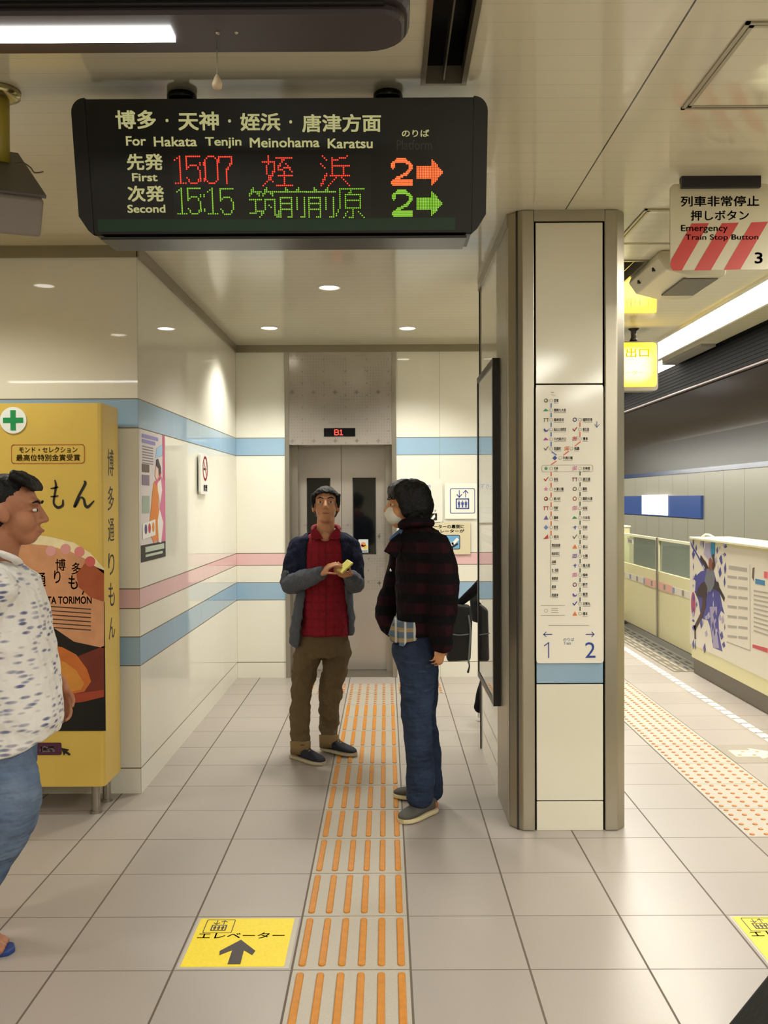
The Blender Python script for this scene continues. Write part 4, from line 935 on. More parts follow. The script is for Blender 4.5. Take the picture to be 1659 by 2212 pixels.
# ------------------------------------------------------------------ camera housing on a yellow pole, left
t = thing('camera_housing', 'grey surveillance camera housing on a yellow pole, hanging at the left picture edge', 'camera', (-1.28, 3.08, CZ))
px_ = at(-2, 250, 3.08).x
MB().lathe((px_, 3.08, 2.70), [(0.033, 0), (0.033, CZ-2.70)], 20).obj('pole', mat('pole_yellow', '#a89838', 0.35), t, smooth=True)
MB().lathe((px_, 3.08, CZ-0.03), [(0.05, 0), (0.068, 0.01), (0.07, 0.03)], 24).obj('flange', mat('flange_metal', '#b0a878', 0.2, 0.9), t, smooth=True)
e = at(40, 464, 2.92); ax = Vector((0.095, -0.13, -0.115)).normalized(); sd = Vector((0.75, 0.5, 0.05)); sd = (sd-ax*sd.dot(ax)).normalized(); upx = sd.cross(ax).normalized()
b = MB(); b.obox(e-ax*0.17, ax, sd, upx, 0.19, 0.07, 0.062); b.obj('housing', mat('housing_grey', '#7a726c', 0.4), t, bevel=0.012)
b = MB(); b.obox(e-ax*0.2+upx*0.066*(1 if upx.z > 0 else -1), ax, sd, upx, 0.2, 0.08, 0.006); b.obj('sunshield', mat('shield_grey', '#55504d', 0.4), t, bevel=0.003)
b = MB(); b.tube([at(31, 352, 3.0), at(50, 352, 3.0), at(66, 362, 3.0), at(75, 373, 3.0), at(93, 371, 3.0)], 0.0022, 6, smooth=5); b.obj('cable', mat('cable_brown', '#5c5140', 0.6), t)

# ------------------------------------------------------------------ emergency sign
PE = Plane((1.43, 3.95, 2.7), (1, 0, 0), (0, 0, 1))
t = thing('emergency_sign', 'hanging white emergency train stop button sign with three red slanting stripes', 'sign', (1.43, 3.95, 2.56))
a, c = PE.px(1448, 583), PE.px(1664, 396)
b = MB(); b.prism([PE.pt(u, v, -0.01) for u, v in rrect_pts(a[0], a[1], c[0], c[1], 0.022)], PE.n*0.01); b.obj('panel', mat('acrylic_cream', '#cfc8ae', 0.2), t)
a2, c2 = PE.px(1470, 408), PE.px(1640, 391); MB().box(1.43+a2[0], 1.43+c2[0], 3.93, 3.965, 2.7+a2[1], CZ).obj('bracket', mat('bracket_violet_black', '#221c26', 0.4), t)
S = lambda x, y: PE.px(1440+x*219/1659, 380+y*240/1818)
M_sred = mat('stripe_red', '#c2382f', 0.35)
for pts in (((410, 780), (690, 775), (245, 1550), (110, 1550), (75, 1515), (60, 1440), (75, 1375)), ((905, 775), (1180, 765), (720, 1545), (448, 1550)), ((1390, 760), (1660, 750), (1205, 1530), (930, 1540))):
    P_poly(PE, [S(*p) for p in pts], 0.0006, M_sred, 'red_stripe', t)
M_char = mat('sign_charcoal', '#2c2426', 0.5); M_gink = mat('sign_grey_ink', '#4d3a34', 0.5)
for s_, r, m_, bo in (('列車非常停止', (230, 505, 1515, 325), M_char, 0.014), ('押しボタン', (395, 735, 1345, 560), M_char, 0.014), ('3', (1440, 1435, 1570, 1250), M_char, 0.016), ('Emergency', (235, 940, 1000, 800), M_gink, 0.01), ('Train Stop Button', (305, 1075, 1500, 955), M_gink, 0.01)):
    flat_obj(text(PE, s_, *S(r[0], r[1]), *S(r[2], r[3]), 0.0014, MB(), bold=bo), 'lettering', m_, t)

# ------------------------------------------------------------------ ceiling loudspeaker, exit sign, ceiling box
t = thing('ceiling_speaker', 'beige wedge loudspeaker with a dark grille on the platform ceiling', 'loudspeaker', (1.72, 5.4, CZ))
b = MB(); prf = [(1.515, CZ), (1.5, 2.90), (1.545, 2.835), (1.68, 2.80), (1.87, 2.80), (1.9, CZ)]
b.prism([(x, 5.1, z) for x, z in prf], (0, 0.62, 0)); b.obj('cabinet', mat('speaker_beige', '#b9b099', 0.4), t, bevel=0.008)
MB().box(1.66, 1.85, 5.16, 5.58, 2.794, 2.802).obj('grille', mat('speaker_grille', '#5d5850', 0.6), t)
for y in (5.25, 5.55): MB().lathe((1.52, y, 2.86), [(0.012, 0), (0.012, 0.02)], 10).obj('screw', M_dark, t)
PX = Plane((1.95, 7.42, 2.66), (1, 0, 0), (0, 0, 1))
t = thing('exit_sign', 'glowing yellow exit sign hanging from the platform ceiling', 'sign', (1.9, 7.5, 2.48))
a, c = PX.px(1300, 836), PX.px(1418, 740)
b = MB(); b.prism([PX.pt(u, v, -0.13) for u, v in rrect_pts(a[0]-0.012, a[1]-0.03, c[0]+0.016, c[1]+0.012, 0.03)], PX.n*0.125); b.obj('housing', mat('sign_housing', '#6b6152', 0.4), t)
def exit_mat():
    m = mat('lit_yellow_panel', '#f0c818', 0.4, emit=1.0); s = NT(m); x, y, z = s.pos()
    d = s.ma('ADD', s.ma('POWER', s.ma('ABSOLUTE', s.ma('DIVIDE', s.ma('SUBTRACT', x, 1.98), 0.17)), 3.0), s.ma('POWER', s.ma('ABSOLUTE', s.ma('DIVIDE', s.ma('SUBTRACT', z, 2.64), 0.15)), 3.0))
    k = s.ma('SUBTRACT', 1.0, s.ma('MINIMUM', d, 1.0))
    s.out('Emission Color', s.mix(k, (1.0, 0.66, 0.005), (1.0, 0.80, 0.18))); bsdf(m).inputs['Emission Strength'].default_value = 3.6
    return m
P_poly(PX, rrect_pts(a[0], a[1], c[0], c[1], 0.025), 0.0, exit_mat(), 'lit_panel', t)
M_exl = mat('exit_lettering', '#8a7a10', 0.5, emit=0.9, ecol='#c8b400')
letter(PX, '出口', (1352, 772, 1402, 752), M_exl, t, bold=0.01); letter(PX, 'エレベーター', (1310, 810, 1390, 800), M_exl, t)
xh = at(1370, 720, 7.45).x
b = MB(); b.lathe((xh, 7.47, 2.84), [(0.035, 0), (0.022, 0.03), (0.022, CZ-2.84-0.02), (0.045, CZ-2.84)], 16); b.obj('hanger', M_dark, t, smooth=True)
t = thing('ceiling_light_box', 'grey ceiling box with a white lit end above the platform edge', 'light box', (2.84, 9, CZ))
MB().box(2.79, 2.92, 8.2, 9.35, 2.915, CZ).obj('housing', mat('box_grey', '#8a8782', 0.4), t); MB().box(2.79, 2.92, 9.36, 10.2, 2.915, CZ).obj('lit_panel', M_strip, t)

# ------------------------------------------------------------------ lit station name board across the track
PT = Plane((6.44, 20, 1.38), (0, -1, 0), (0, 0, 1))
t = thing('station_name_board', 'long blue board with a white lit square on the wall across the track', 'sign', (6.45, 22, 1.15))
MB().box(6.44, 6.499, 18.95, 28.0, 1.15, 1.62).obj('blue_panel', mat('board_blue', '#3a5a9e', 0.3, emit=0.12, ecol='#3a5a9e'), t)
MB().box(6.425, 6.44, 21.15, 23.25, 1.17, 1.645).obj('lit_panel', mat('lit_white', '#ffffff', 0.4, emit=1.5), t)

# ------------------------------------------------------------------ platform screen doors
M_psd = mat('psd_cream', '#d9d3a4', 0.35, noise_s=2, noise_a=0.02); M_psdtop = mat('psd_cream_top', '#e6e2bf', 0.3)
def psd_box(y0, y1, label):
    t = thing('platform_door_housing', label, 'platform barrier', (2.9, (y0+y1)/2, 0))
    MB().box(2.752, 3.09, y0, y1, 0.14, 1.205).obj('cabinet', M_psd, t, bevel=0.008)
    MB().box(2.735, 3.1, y0-0.012, y1+0.012, 1.205, 1.228).obj('top_cover', M_psdtop, t, bevel=0.006)
    MB().box(2.775, 3.07, y0, y1, 0, 0.14).obj('plinth', mat('plinth_grey', '#6d665a', 0.45), t)
    return t
hb = psd_box(2.0, 8.34, 'cream platform door housing with a sports poster, nearest on the right')
MB().tube([(2.83, 7.95, 1.232), (2.83, 8.1, 1.255), (2.83, 8.2, 1.255), (2.83, 8.28, 1.232)], 0.008, 8).obj('grab_handle', M_psdtop, hb)
for k in range(6): MB().box(2.7505, 2.752, 8.29, 8.31, 1.16-k*0.045, 1.185-k*0.045).obj('hinge_mark', M_ink, hb)
fb2 = psd_box(11.72, 18, 'far cream platform door housing seen end on beside the pillar')
M_glass = mat('psd_glass', '#cfe0d4', 0.02, trans=0.9, alpha=None)
for y0, y1, l in ((8.345, 10.0, 'right sliding platform door leaf with a glass window'), (10.01, 11.71, 'left sliding platform door leaf next to the pillar')):
    t = thing('platform_sliding_door', l, 'platform door', (2.95, (y0+y1)/2, 0))
    MB().box(2.93, 2.97, y0, y1, 0.075, 0.79).obj('lower_panel', M_psd, t, bevel=0.004)
    b = MB(); b.box(2.93, 2.97, y0, y1, 1.12, 1.145); b.box(2.93, 2.97, y0, y0+0.045, 0.79, 1.12); b.box(2.93, 2.97, y1-0.045, y1, 0.79, 1.12); b.obj('window_frame', M_psdtop, t)
    MB().box(2.945, 2.953, y0+0.045, y1-0.045, 0.79, 1.12).obj('glass', M_glass, t)
    ys = y0+0.3 if y0 < 9 else y0+1.0
    MB().box(2.94, 2.944, ys, ys+0.28, 1.03, 1.095).obj('warning_label', M_white, t)
    MB().box(2.937, 2.9395, ys+0.05, ys+0.23, 1.045, 1.08).obj('label_print', M_gr, t)
    MB().box(2.928, 2.93, y0+0.06, y1-0.06, 0.60, 0.67).obj('sticker_strip', mat('pale_sticker', '#d6cfc0', 0.4), t)
    q = y1-0.55 if y0 < 9 else y0+0.01
    MB().box(2.926, 2.928, q, q+0.5, 0.595, 0.68).obj('pink_strip', mat('pink_sticker', '#d9a99a', 0.4), t)
    for k in range(5): MB().box(2.9245, 2.926, y0+0.15+k*0.3, y0+0.21+k*0.3, 0.61, 0.665).obj('strip_figure', mat('strip_blue', '#7f90b4', 0.5) if k % 2 else M_gr, t)
    if y0 < 9: MB().box(2.915, 2.93, 9.955, 9.995, 0.08, 1.15).obj('edge_seal', M_steel2, t)

# sports poster on the housing
PQ = Plane((2.7505, 7.5, 0.7), (0, -1, 0), (0, 0, 1))
t = thing('sports_poster', 'white sports poster with a leaping player in blue paint strokes on the door housing', 'poster', (2.75, 6.8, 0.3))
Q = lambda x, y: PQ.px(1480+x*179/1237, 1140+y*320/2212)
def qp(pts, h, nm, col): return P_poly(PQ, [Q(*p) for p in pts], h, mat('sports_'+nm, col, 0.4), nm, t)
u0 = Q(70, 500)[0]; u1 = Q(1237, 500)[0]+1.2
P_rect(PQ, u0, 0.26-0.7, u1, 1.185-0.7, 0.0004, mat('sports_paper', '#ddd6c6', 0.35), 'paper', t)
qp([(75, 190), (150, 330), (230, 470), (330, 600), (430, 650), (470, 800), (520, 980), (560, 1180), (590, 1290), (540, 1240), (500, 1340), (510, 1600), (560, 1850), (420, 1790), (380, 1500), (340, 1380), (260, 1360), (290, 1230), (230, 1290), (200, 1080), (150, 960), (160, 780), (110, 770), (240, 650), (290, 640), (180, 420), (100, 290)], 0.0012, 'paint_stroke', '#4a4a94')
qp([(300, 230), (390, 230), (400, 400), (370, 520), (320, 440), (280, 400)], 0.0014, 'pale_stroke', '#a9a2bd')
qp([(370, 1180), (480, 1180), (470, 1500), (510, 1800), (420, 1790), (390, 1480)], 0.0015, 'lilac_stroke', '#9f97b4')
P_poly(PQ, [(Q(418, 320)[0]+0.055*math.cos(a), Q(418, 320)[1]+0.085*math.sin(a)) for a in [2*PI*i/18 for i in range(18)]], 0.002, mat('sports_teal', '#2f86ad', 0.4), 'teal_ball', t)
P_poly(PQ, [(Q(125, 1140)[0]+0.06*math.cos(a), Q(125, 1140)[1]+0.11*math.sin(a)) for a in [2*PI*i/18 for i in range(18)]], 0.002, mat('sports_berry', '#a84a6a', 0.4), 'red_ball', t)
def limb2(nm, pts, w, h, col):
    b = MB()
    for i in range(len(pts)-1): P_line(PQ, [Q(*pts[i]), Q(*pts[i+1])], w[i], h+0.0001*i, b)
    for (p, ww) in zip(pts[1:-1], w): P_poly(PQ, circ(*Q(*p), ww*0.5, 12), h+0.00035, None, '', None, mb=b)
    return b.obj(nm, mat('sports_'+nm, col, 0.4), t)
limb2('player_arm', [(395, 650), (435, 540), (425, 420)], [0.06, 0.05], 0.003, '#4a2a24'); limb2('player_arm', [(350, 640), (300, 540), (240, 450)], [0.055, 0.045], 0.003, '#3a2622')
limb2('player_leg', [(400, 820), (490, 880), (585, 1060)], [0.075, 0.04], 0.0028, '#2f2424'); limb2('player_leg', [(300, 930), (285, 1150), (250, 1300), (150, 1500)], [0.085, 0.06, 0.05], 0.0028, '#4a302a'); limb2('player_boot', [(150, 1480), (155, 1640)], [0.045], 0.003, '#55504e')
qp([(330, 610), (410, 610), (455, 720), (440, 860), (390, 960), (310, 940), (295, 820), (315, 700)], 0.0036, 'player_shirt', '#6f7078')
qp([(250, 830), (300, 800), (340, 900), (330, 1010), (250, 1040), (170, 1010), (200, 900)], 0.0042, 'player_shorts', '#3a2a2a')
P_poly(PQ, circ(*Q(385, 545), 0.045, 16, 0.055), 0.0044, mat('sports_player_head', '#8a5040', 0.4), 'player_head', t)
b = MB()
for r in range(7):
    for c_ in (640, 800): P_line(PQ, [Q(c_, 730+r*148+(c_-640)*0.1), Q(c_+130, 745+r*148+(c_-640)*0.1)], 0.02, 0.0012, b)
P_line(PQ, [Q(660, 590), Q(920, 630)], 0.03, 0.0012, b)
for k in range(10): P_line(PQ, [Q(1030, 940+k*66), Q(1236, 975+k*70)], 0.012, 0.0012, b)
P_line(PQ, [Q(625, 1705), Q(970, 1835)], 0.01, 0.0012, b); P_line(PQ, [Q(970, 560), Q(975, 1835)], 0.012, 0.0012, b)
b.obj('small_print', mat('sports_grey', '#a8a299', 0.5), t)
qp([(1010, 1740), (1236, 1800), (1236, 1870), (1010, 1790)], 0.0014, 'red_bar', '#c4484e'); qp([(1050, 760), (1195, 790), (1195, 865), (1050, 835)], 0.0014, 'blue_label', '#3f7fae')
qp([(1180, 650), (1236, 660), (1236, 760), (1180, 745)], 0.0014, 'red_label', '#d9606a'); qp([(1010, 600), (1040, 590), (1030, 800), (1000, 740)], 0.0014, 'small_player', '#6a5a48')

rs_ = random.Random(3); b = MB(); c2_ = MB()
for k in range(70):
    y_ = rs_.uniform(200, 1800); x_ = (rs_.choice((110, 300, 470, 540))+rs_.uniform(-70, 70)); x_ = max(x_, 125); p = Q(x_, y_); w_ = rs_.uniform(0.01, 0.04); h_ = rs_.uniform(0.012, 0.05)
    P_poly(PQ, [(p[0]-w_, p[1]), (p[0]-w_*0.2, p[1]-h_), (p[0]+w_, p[1]-h_*0.2), (p[0]+w_*0.3, p[1]+h_)], 0.0018+0.00001*k, None, '', None, mb=b if k % 3 else c2_)
for bb, nm, cc in ((b, 'navy_splatter', '#4a4a8c'), (c2_, 'lilac_splatter', '#a9a2bd')):
    o_ = bb.obj(nm, mat('sports_'+nm, cc, 0.4), t); o_['kind'] = 'stuff'
# ------------------------------------------------------------------ people
def cloth(name, col, rough=0.85, col2=None, split=None, nscale=9, na=0.12, bump=0.35, bscale=7, fine=0.0):
    m = mat(name, col, rough, spec=0.2); t = NT(m); x, y, z = t.pos()
    c = t.mix(t.noise(nscale, 4), tuple(v*(1-na) for v in lin(col)[:3]), tuple(min(v*(1+na), 1) for v in lin(col)[:3]))
    if col2: c = t.mix(t.ma('LESS_THAN', t.ma('ADD', z, t.ma('MULTIPLY', x, split[1])), split[0]), c, col2)
    if fine: c = t.mix(t.ma('MULTIPLY', t.ma('GREATER_THAN', t.noise(170, 2), 0.55), fine), c, '#9a9a9a')
    t.out('Base Color', c)
    h = t.ma('ADD', t.noise(bscale, 3), t.ma('MULTIPLY', t.noise(bscale*30, 2), 0.12))
    t.out('Normal', t.bump(h, bump, 0.05))
    return m
def skin(name, col): return mat(name, col, 0.5, spec=0.35, noise_s=12, noise_a=0.06)
def body_obj(mb, name, m, parent, vox=0.007, sm=6, disp=0.0, dscale=0.12):
    o = mb.obj(name, m, parent, smooth=True)
    r = o.modifiers.new('remesh', 'REMESH'); r.mode = 'VOXEL'; r.voxel_size = vox; r.use_smooth_shade = True
    s = o.modifiers.new('smooth', 'SMOOTH'); s.factor = 0.5; s.iterations = sm
    if disp:
        tx = bpy.data.textures.new('folds', 'CLOUDS'); tx.noise_scale = dscale; tx.noise_depth = 2
        d = o.modifiers.new('folds', 'DISPLACE'); d.texture = tx; d.strength = disp; d.mid_level = 0.5; d.texture_coords = 'GLOBAL'
    return o
def ering(c, rx, ry, yaw=0.0, n=28, power=2.3, tilt=(0, 0)):
    o = []; cy, sy = math.cos(yaw), math.sin(yaw)
    for i in range(n):
        a = 2*PI*i/n; ca, sa = math.cos(a), math.sin(a)
        px = rx*math.copysign(abs(ca)**(2/power), ca); py = ry*math.copysign(abs(sa)**(2/power), sa)
        o.append((c[0]+px*cy-py*sy, c[1]+px*sy+py*cy, c[2]+tilt[0]*px+tilt[1]*py))
    return o
def rot(yaw, pitch=0.0, roll=0.0):
    """head frame: local y = face, x = its right hand side seen from the front... z = up"""
    return Matrix.Rotation(yaw, 3, 'Z') @ Matrix.Rotation(pitch, 3, 'X') @ Matrix.Rotation(roll, 3, 'Y')
def head(mb, c, R, s=1.0):
    c = Vector(c); P = lambda x, y, z: c+R @ (Vector((x, y, z))*s)
    E = lambda x, y, z, a, b, d, Q=None: mb.ell(P(x, y, z), (a*s, b*s, d*s), R @ Q if Q else R, 20, 12)
    E(0, -0.012, 0.03, 0.073, 0.093, 0.083); E(0, 0.02, -0.03, 0.061, 0.07, 0.078); E(0, 0.042, -0.08, 0.04, 0.042, 0.033)
    E(0.03, 0.05, -0.035, 0.03, 0.035, 0.04); E(-0.03, 0.05, -0.035, 0.03, 0.035, 0.04)
    E(0, 0.076, 0.028, 0.048, 0.016, 0.013); E(0, 0.088, -0.063, 0.022, 0.01, 0.009); E(0, 0.084, -0.075, 0.02, 0.01, 0.008)
    mb.tube([P(0, 0.084, 0.018), P(0, 0.099, -0.012), P(0, 0.106, -0.03)], [0.008*s, 0.011*s, 0.014*s], 10)
    E(0.013, 0.092, -0.034, 0.009, 0.01, 0.008); E(-0.013, 0.092, -0.034, 0.009, 0.01, 0.008)
    for k in (-1, 1): E(k*0.075, -0.008, -0.008, 0.011, 0.021, 0.033, Matrix.Rotation(0.25, 3, 'X'))
def face_parts(c, R, parent, s=1.0, mouth=True, narrow=1.0):
    c = Vector(c); P = lambda x, y, z: c+R @ (Vector((x, y, z))*s)
    for k in (-1, 1):
        b = MB(); b.ell(P(k*0.031, 0.0815, 0.003), (0.014*s, 0.008*s, 0.0055*s*narrow), R, 14, 8); e = b.obj('eye', M_eyew, parent, smooth=True)
        b = MB(); b.ell(P(k*0.031, 0.0885, 0.003), (0.0062*s, 0.003*s, 0.0052*s*narrow), R, 12, 8); b.obj('iris', M_iris, e, smooth=True)
        b = MB(); b.tube([P(k*0.014, 0.0925, 0.026), P(k*0.032, 0.0905, 0.032), P(k*0.05, 0.078, 0.027)], [0.003*s, 0.004*s, 0.002*s], 8, smooth=3); b.obj('eyebrow', M_hair, parent, smooth=True)
    if mouth:
        b = MB(); b.tube([P(-0.021, 0.09, -0.068), P(-0.008, 0.0975, -0.066), P(0, 0.098, -0.0675), P(0.008, 0.0975, -0.066), P(0.021, 0.09, -0.068)], [0.002*s, 0.0042*s, 0.0045*s, 0.0042*s, 0.002*s], 8, smooth=2); b.obj('lips', M_lips, parent, smooth=True)
def finger(mb, base, d1, bend_axis, lens, r, bends):
    """a chain of three bones that curls round bend_axis"""
    d = Vector(d1).normalized(); ax = Vector(bend_axis).normalized(); p = Vector(base); pts = [p.copy()]; rad = [r]
    for L, a, k in zip(lens, bends, (0.95, 0.88, 0.78)):
        d = Matrix.Rotation(a, 3, ax) @ d; p = p+d*L; pts.append(p.copy()); rad.append(r*k)
    mb.tube(pts, rad, 9, smooth=2)
def hand(mb, wrist, fwd, palm, curl=(0.3, 0.5, 0.4), thumb_side=1, s=1.0, spread=0.06, thumb_curl=0.35):
    """fwd: wrist to knuckles, palm: direction the palm faces"""
    w = Vector(wrist); f = Vector(fwd).normalized(); pn = Vector(palm); pn = (pn-f*pn.dot(f)).normalized(); sd = f.cross(pn).normalized()*thumb_side
    def P(a, b, c=0): return w+(f*a+sd*b+pn*c)*s
    for k in range(4):
        b = 0.03-0.02*k
        mb.tube([P(-0.005, b*0.6), P(0.045, b*0.9), P(0.086-0.004*abs(k-1), b)], [0.0135*s, 0.0125*s, 0.0105*s], 9, smooth=2)
    mb.ell(P(0.045, 0.0), (0.04*s, 0.04*s, 0.013*s), Matrix((f, sd, pn)).transposed(), 16, 8)
    ax = f.cross(pn)
    for k, (L, r) in enumerate(((0.042, 0.0086), (0.047, 0.0088), (0.044, 0.0083), (0.034, 0.0074))):
        b = 0.03-0.02*k; d = f+sd*(spread*(1.5-k))
        finger(mb, P(0.085-0.004*abs(k-1), b), d, ax, (L*s, L*0.62*s, L*0.5*s), r*s, [c_*(1+0.08*k) for c_ in curl])
    mb.ell(P(0.028, 0.028, 0.008), (0.03*s, 0.014*s, 0.015*s), Matrix((f, sd, pn)).transposed(), 14, 8)
    d = (f*0.75+sd*0.62+pn*0.25).normalized()
    finger(mb, P(0.03, 0.036, 0.008), d, d.cross(pn-sd*0.7), (0.034*s, 0.03*s, 0.022*s), 0.0098*s, (0.0, thumb_curl, thumb_curl))
def shoe(parent, heel, toe, m_up, m_sole, m_lace=None, w=0.048, h=0.075, z0=0.0, name='shoe', heelmat=None, open_h=0.085):
    heel, toe = Vector(heel), Vector(toe); d = (toe-heel); L = d.length; d.normalize(); sd = Vector((d.y, -d.x, 0)); up = Vector((0, 0, 1))
    def ring(f, wid, z_lo, z_hi, n=18, pw=2.6):
        c = heel+d*(f*L); o = []
        for i in range(n):
            a = 2*PI*i/n; ca, sa = math.cos(a), math.sin(a)
            o.append(c+sd*(wid*math.copysign(abs(ca)**(2/pw), ca))+up*(z0+(z_lo+z_hi)/2+(z_hi-z_lo)/2*math.copysign(abs(sa)**(2/pw), sa)))
        return o
    prof = ((0.0, 0.45, 0.055), (0.03, 0.66, 0.075), (0.12, 0.78, open_h), (0.3, 0.8, open_h), (0.42, 0.86, 0.078), (0.58, 0.96, 0.062), (0.74, 1.0, 0.052), (0.88, 0.86, 0.045), (0.96, 0.6, 0.038), (1.0, 0.3, 0.03))
    b = MB(); b.rings([ring(f, w*k, 0.016, hh*h/0.075) for f, k, hh in prof])
    o = b.obj(name, m_up, parent, smooth=True); sub = o.modifiers.new('sub', 'SUBSURF'); sub.levels = sub.render_levels = 1
    b = MB(); b.rings([[q for q in ring(f, w*k*1.08+0.002, 0.0, 0.022, pw=5)] for f, k, hh in prof]); so = b.obj('sole', m_sole, o, smooth=False)
    if m_lace:
        b = MB()
        for k in range(4):
            f = 0.36+k*0.065; hh = 0.082-0.0055*k; c = heel+d*(f*L)+up*(z0+hh*h/0.075)
            b.tube([c-sd*w*0.45-up*0.012, c+up*0.003, c+sd*w*0.45-up*0.012], 0.0032, 6)
        c = heel+d*(0.35*L)+up*(z0+0.088*h/0.075)
        for k in (-1, 1): b.tube([c, c+sd*k*0.02+up*0.012, c+sd*k*0.045-up*0.012, c+sd*k*0.05-up*0.028+d*0.01], 0.003, 6, smooth=3)
        b.obj('lace', m_lace, o, smooth=True)
    if heelmat:
        b = MB(); b.rings([ring(f, w*k*1.02+0.001, 0.02, hh*h/0.075*0.82) for f, k, hh in prof[:3]]); b.obj('heel_patch', heelmat, o, smooth=True)
    return o
M_hair = mat('black_hair', '#0e0c0b', 0.55, spec=0.22, bump=0.5, bscale=120)
M_eyew = mat('eye_white', '#d8d2c8', 0.3); M_iris = mat('dark_iris', '#1a100b', 0.2); M_lips = mat('lips', '#9c5a4a', 0.5)

def W(px, py, y): return at(px, py, y)
# ---------------- man in the red shirt and cardigan
SK1 = skin('skin_tan', '#c08a66')
t = thing('person', 'person in a red shirt, navy and grey cardigan and khaki trousers holding a phone', 'person', (-0.38, 5.6, 0))
hc = W(704, 1093, 5.6); R1 = rot(PI+0.04, 0.24)
bd = MB(); head(bd, hc, R1)
bd.tube([hc+Vector((0, 0.03, -0.05)), W(703, 1150, 5.64), W(703, 1172, 5.66)], [0.054, 0.055, 0.064], 16)
bd.rings([ering(W(702, y, 5.67), r*5.6/F_PX, d) for y, r, d in ((1160, 30, 0.06), (1170, 56, 0.085), (1195, 60, 0.1), (1260, 52, 0.095), (1340, 42, 0.08), (1400, 40, 0.085))])
for s, pts in ((-1, ((666, 1390, 5.66), (652, 1500, 5.63), (646, 1600, 5.63), (645, 1640, 5.62))), (1, ((730, 1390, 5.7), (716, 1495, 5.72), (712, 1580, 5.77), (712, 1618, 5.78)))):
    bd.tube([W(*p) for p in pts], [0.07, 0.045, 0.036, 0.036], 14)
sh_r, el_r, wr_r = W(640, 1180, 5.68), W(627, 1262, 5.6), W(694, 1238, 5.4)
sh_l, el_l, wr_l = W(762, 1182, 5.68), W(768, 1261, 5.62), W(757, 1246, 5.44)
for a, e, w in ((sh_r, el_r, wr_r), (sh_l, el_l, wr_l)): bd.tube([a, e], [0.05, 0.038], 12); bd.tube([e, e.lerp(w, 0.5), w], [0.038, 0.036, 0.024], 12)
hand(bd, wr_r+Vector((0.0, -0.0, 0.0)), W(720, 1216, 5.385)-wr_r, Vector((0.25, 0.35, -0.9)), (0.35, 0.5, 0.35), thumb_side=-1, s=0.84, spread=0.08)
hand(bd, wr_l, W(738, 1238, 5.4)-wr_l, Vector((-0.15, 0.5, 0.85)), (0.25, 0.6, 0.55), thumb_side=-1, s=0.84, spread=0.05)
body_obj(bd, 'body', SK1, t, 0.0055, 4)
face_parts(hc, R1, t)
hr = MB(); H1 = lambda x, y, z: hc+R1 @ Vector((x, y, z))
hr.ell(H1(0, -0.028, 0.046), (0.078, 0.092, 0.085), R1); hr.ell(H1(0, -0.045, -0.005), (0.077, 0.072, 0.08), R1)
for k in range(-4, 5): hr.tube([H1(k*0.0125, 0.01, 0.108-0.0016*k*k), H1(k*0.0155, 0.062-0.001*k*k, 0.088-0.0015*k*k), H1(k*0.017, 0.088-abs(k)*0.004, 0.058+0.006*(k % 2)-0.0008*k*k)], [0.016, 0.014, 0.006], 8, smooth=3)
for k in (-1, 1): hr.tube([H1(k*0.074, 0.02, 0.06), H1(k*0.077, 0.03, 0.02), H1(k*0.076, 0.02, -0.015)], [0.018, 0.013, 0.007], 8, smooth=3)
body_obj(hr, 'hair', M_hair, t, 0.006, 2, 0.008, 0.018)
# trousers
TR1 = cloth('khaki_trousers', '#6e5d44', 0.9, bump=0.7, bscale=12, na=0.16)
tr = MB(); tr.rings([ering(W(x, y, 5.68), r*5.65/F_PX, d) for x, y, r, d in ((699, 1350, 52, 0.105), (698, 1385, 55, 0.115), (697, 1415, 57, 0.118))])
tr.tube([W(668, 1402, 5.66), W(657, 1450, 5.64), W(651, 1500, 5.62), W(648, 1560, 5.62), W(649, 1604, 5.61)], [0.088, 0.074, 0.064, 0.06, 0.058], 18, smooth=4)
tr.tube([W(729, 1402, 5.69), W(721, 1450, 5.69), W(714, 1490, 5.69), W(710, 1545, 5.73), W(711, 1582, 5.76)], [0.088, 0.076, 0.07, 0.061, 0.057], 18, smooth=4)
tr = body_obj(tr, 'trousers', TR1, t, 0.008, 3, 0.034, 0.06)
CF = cloth('khaki_cuff', '#8a7350', 0.9)
for x, yy in ((W(649, 1620, 5.61).x, 5.61), (W(711, 1610, 5.76).x, 5.76)):
    b = MB(); b.rings([[(x+r*math.cos(2*PI*i/20), yy+r*math.sin(2*PI*i/20), z-0.012*math.sin(2*PI*i/20)) for i in range(20)] for r, z in ((0.05, 0.034), (0.06, 0.03), (0.062, 0.07), (0.064, 0.108), (0.052, 0.112))]); b.obj('cuff', CF, tr, smooth=True)
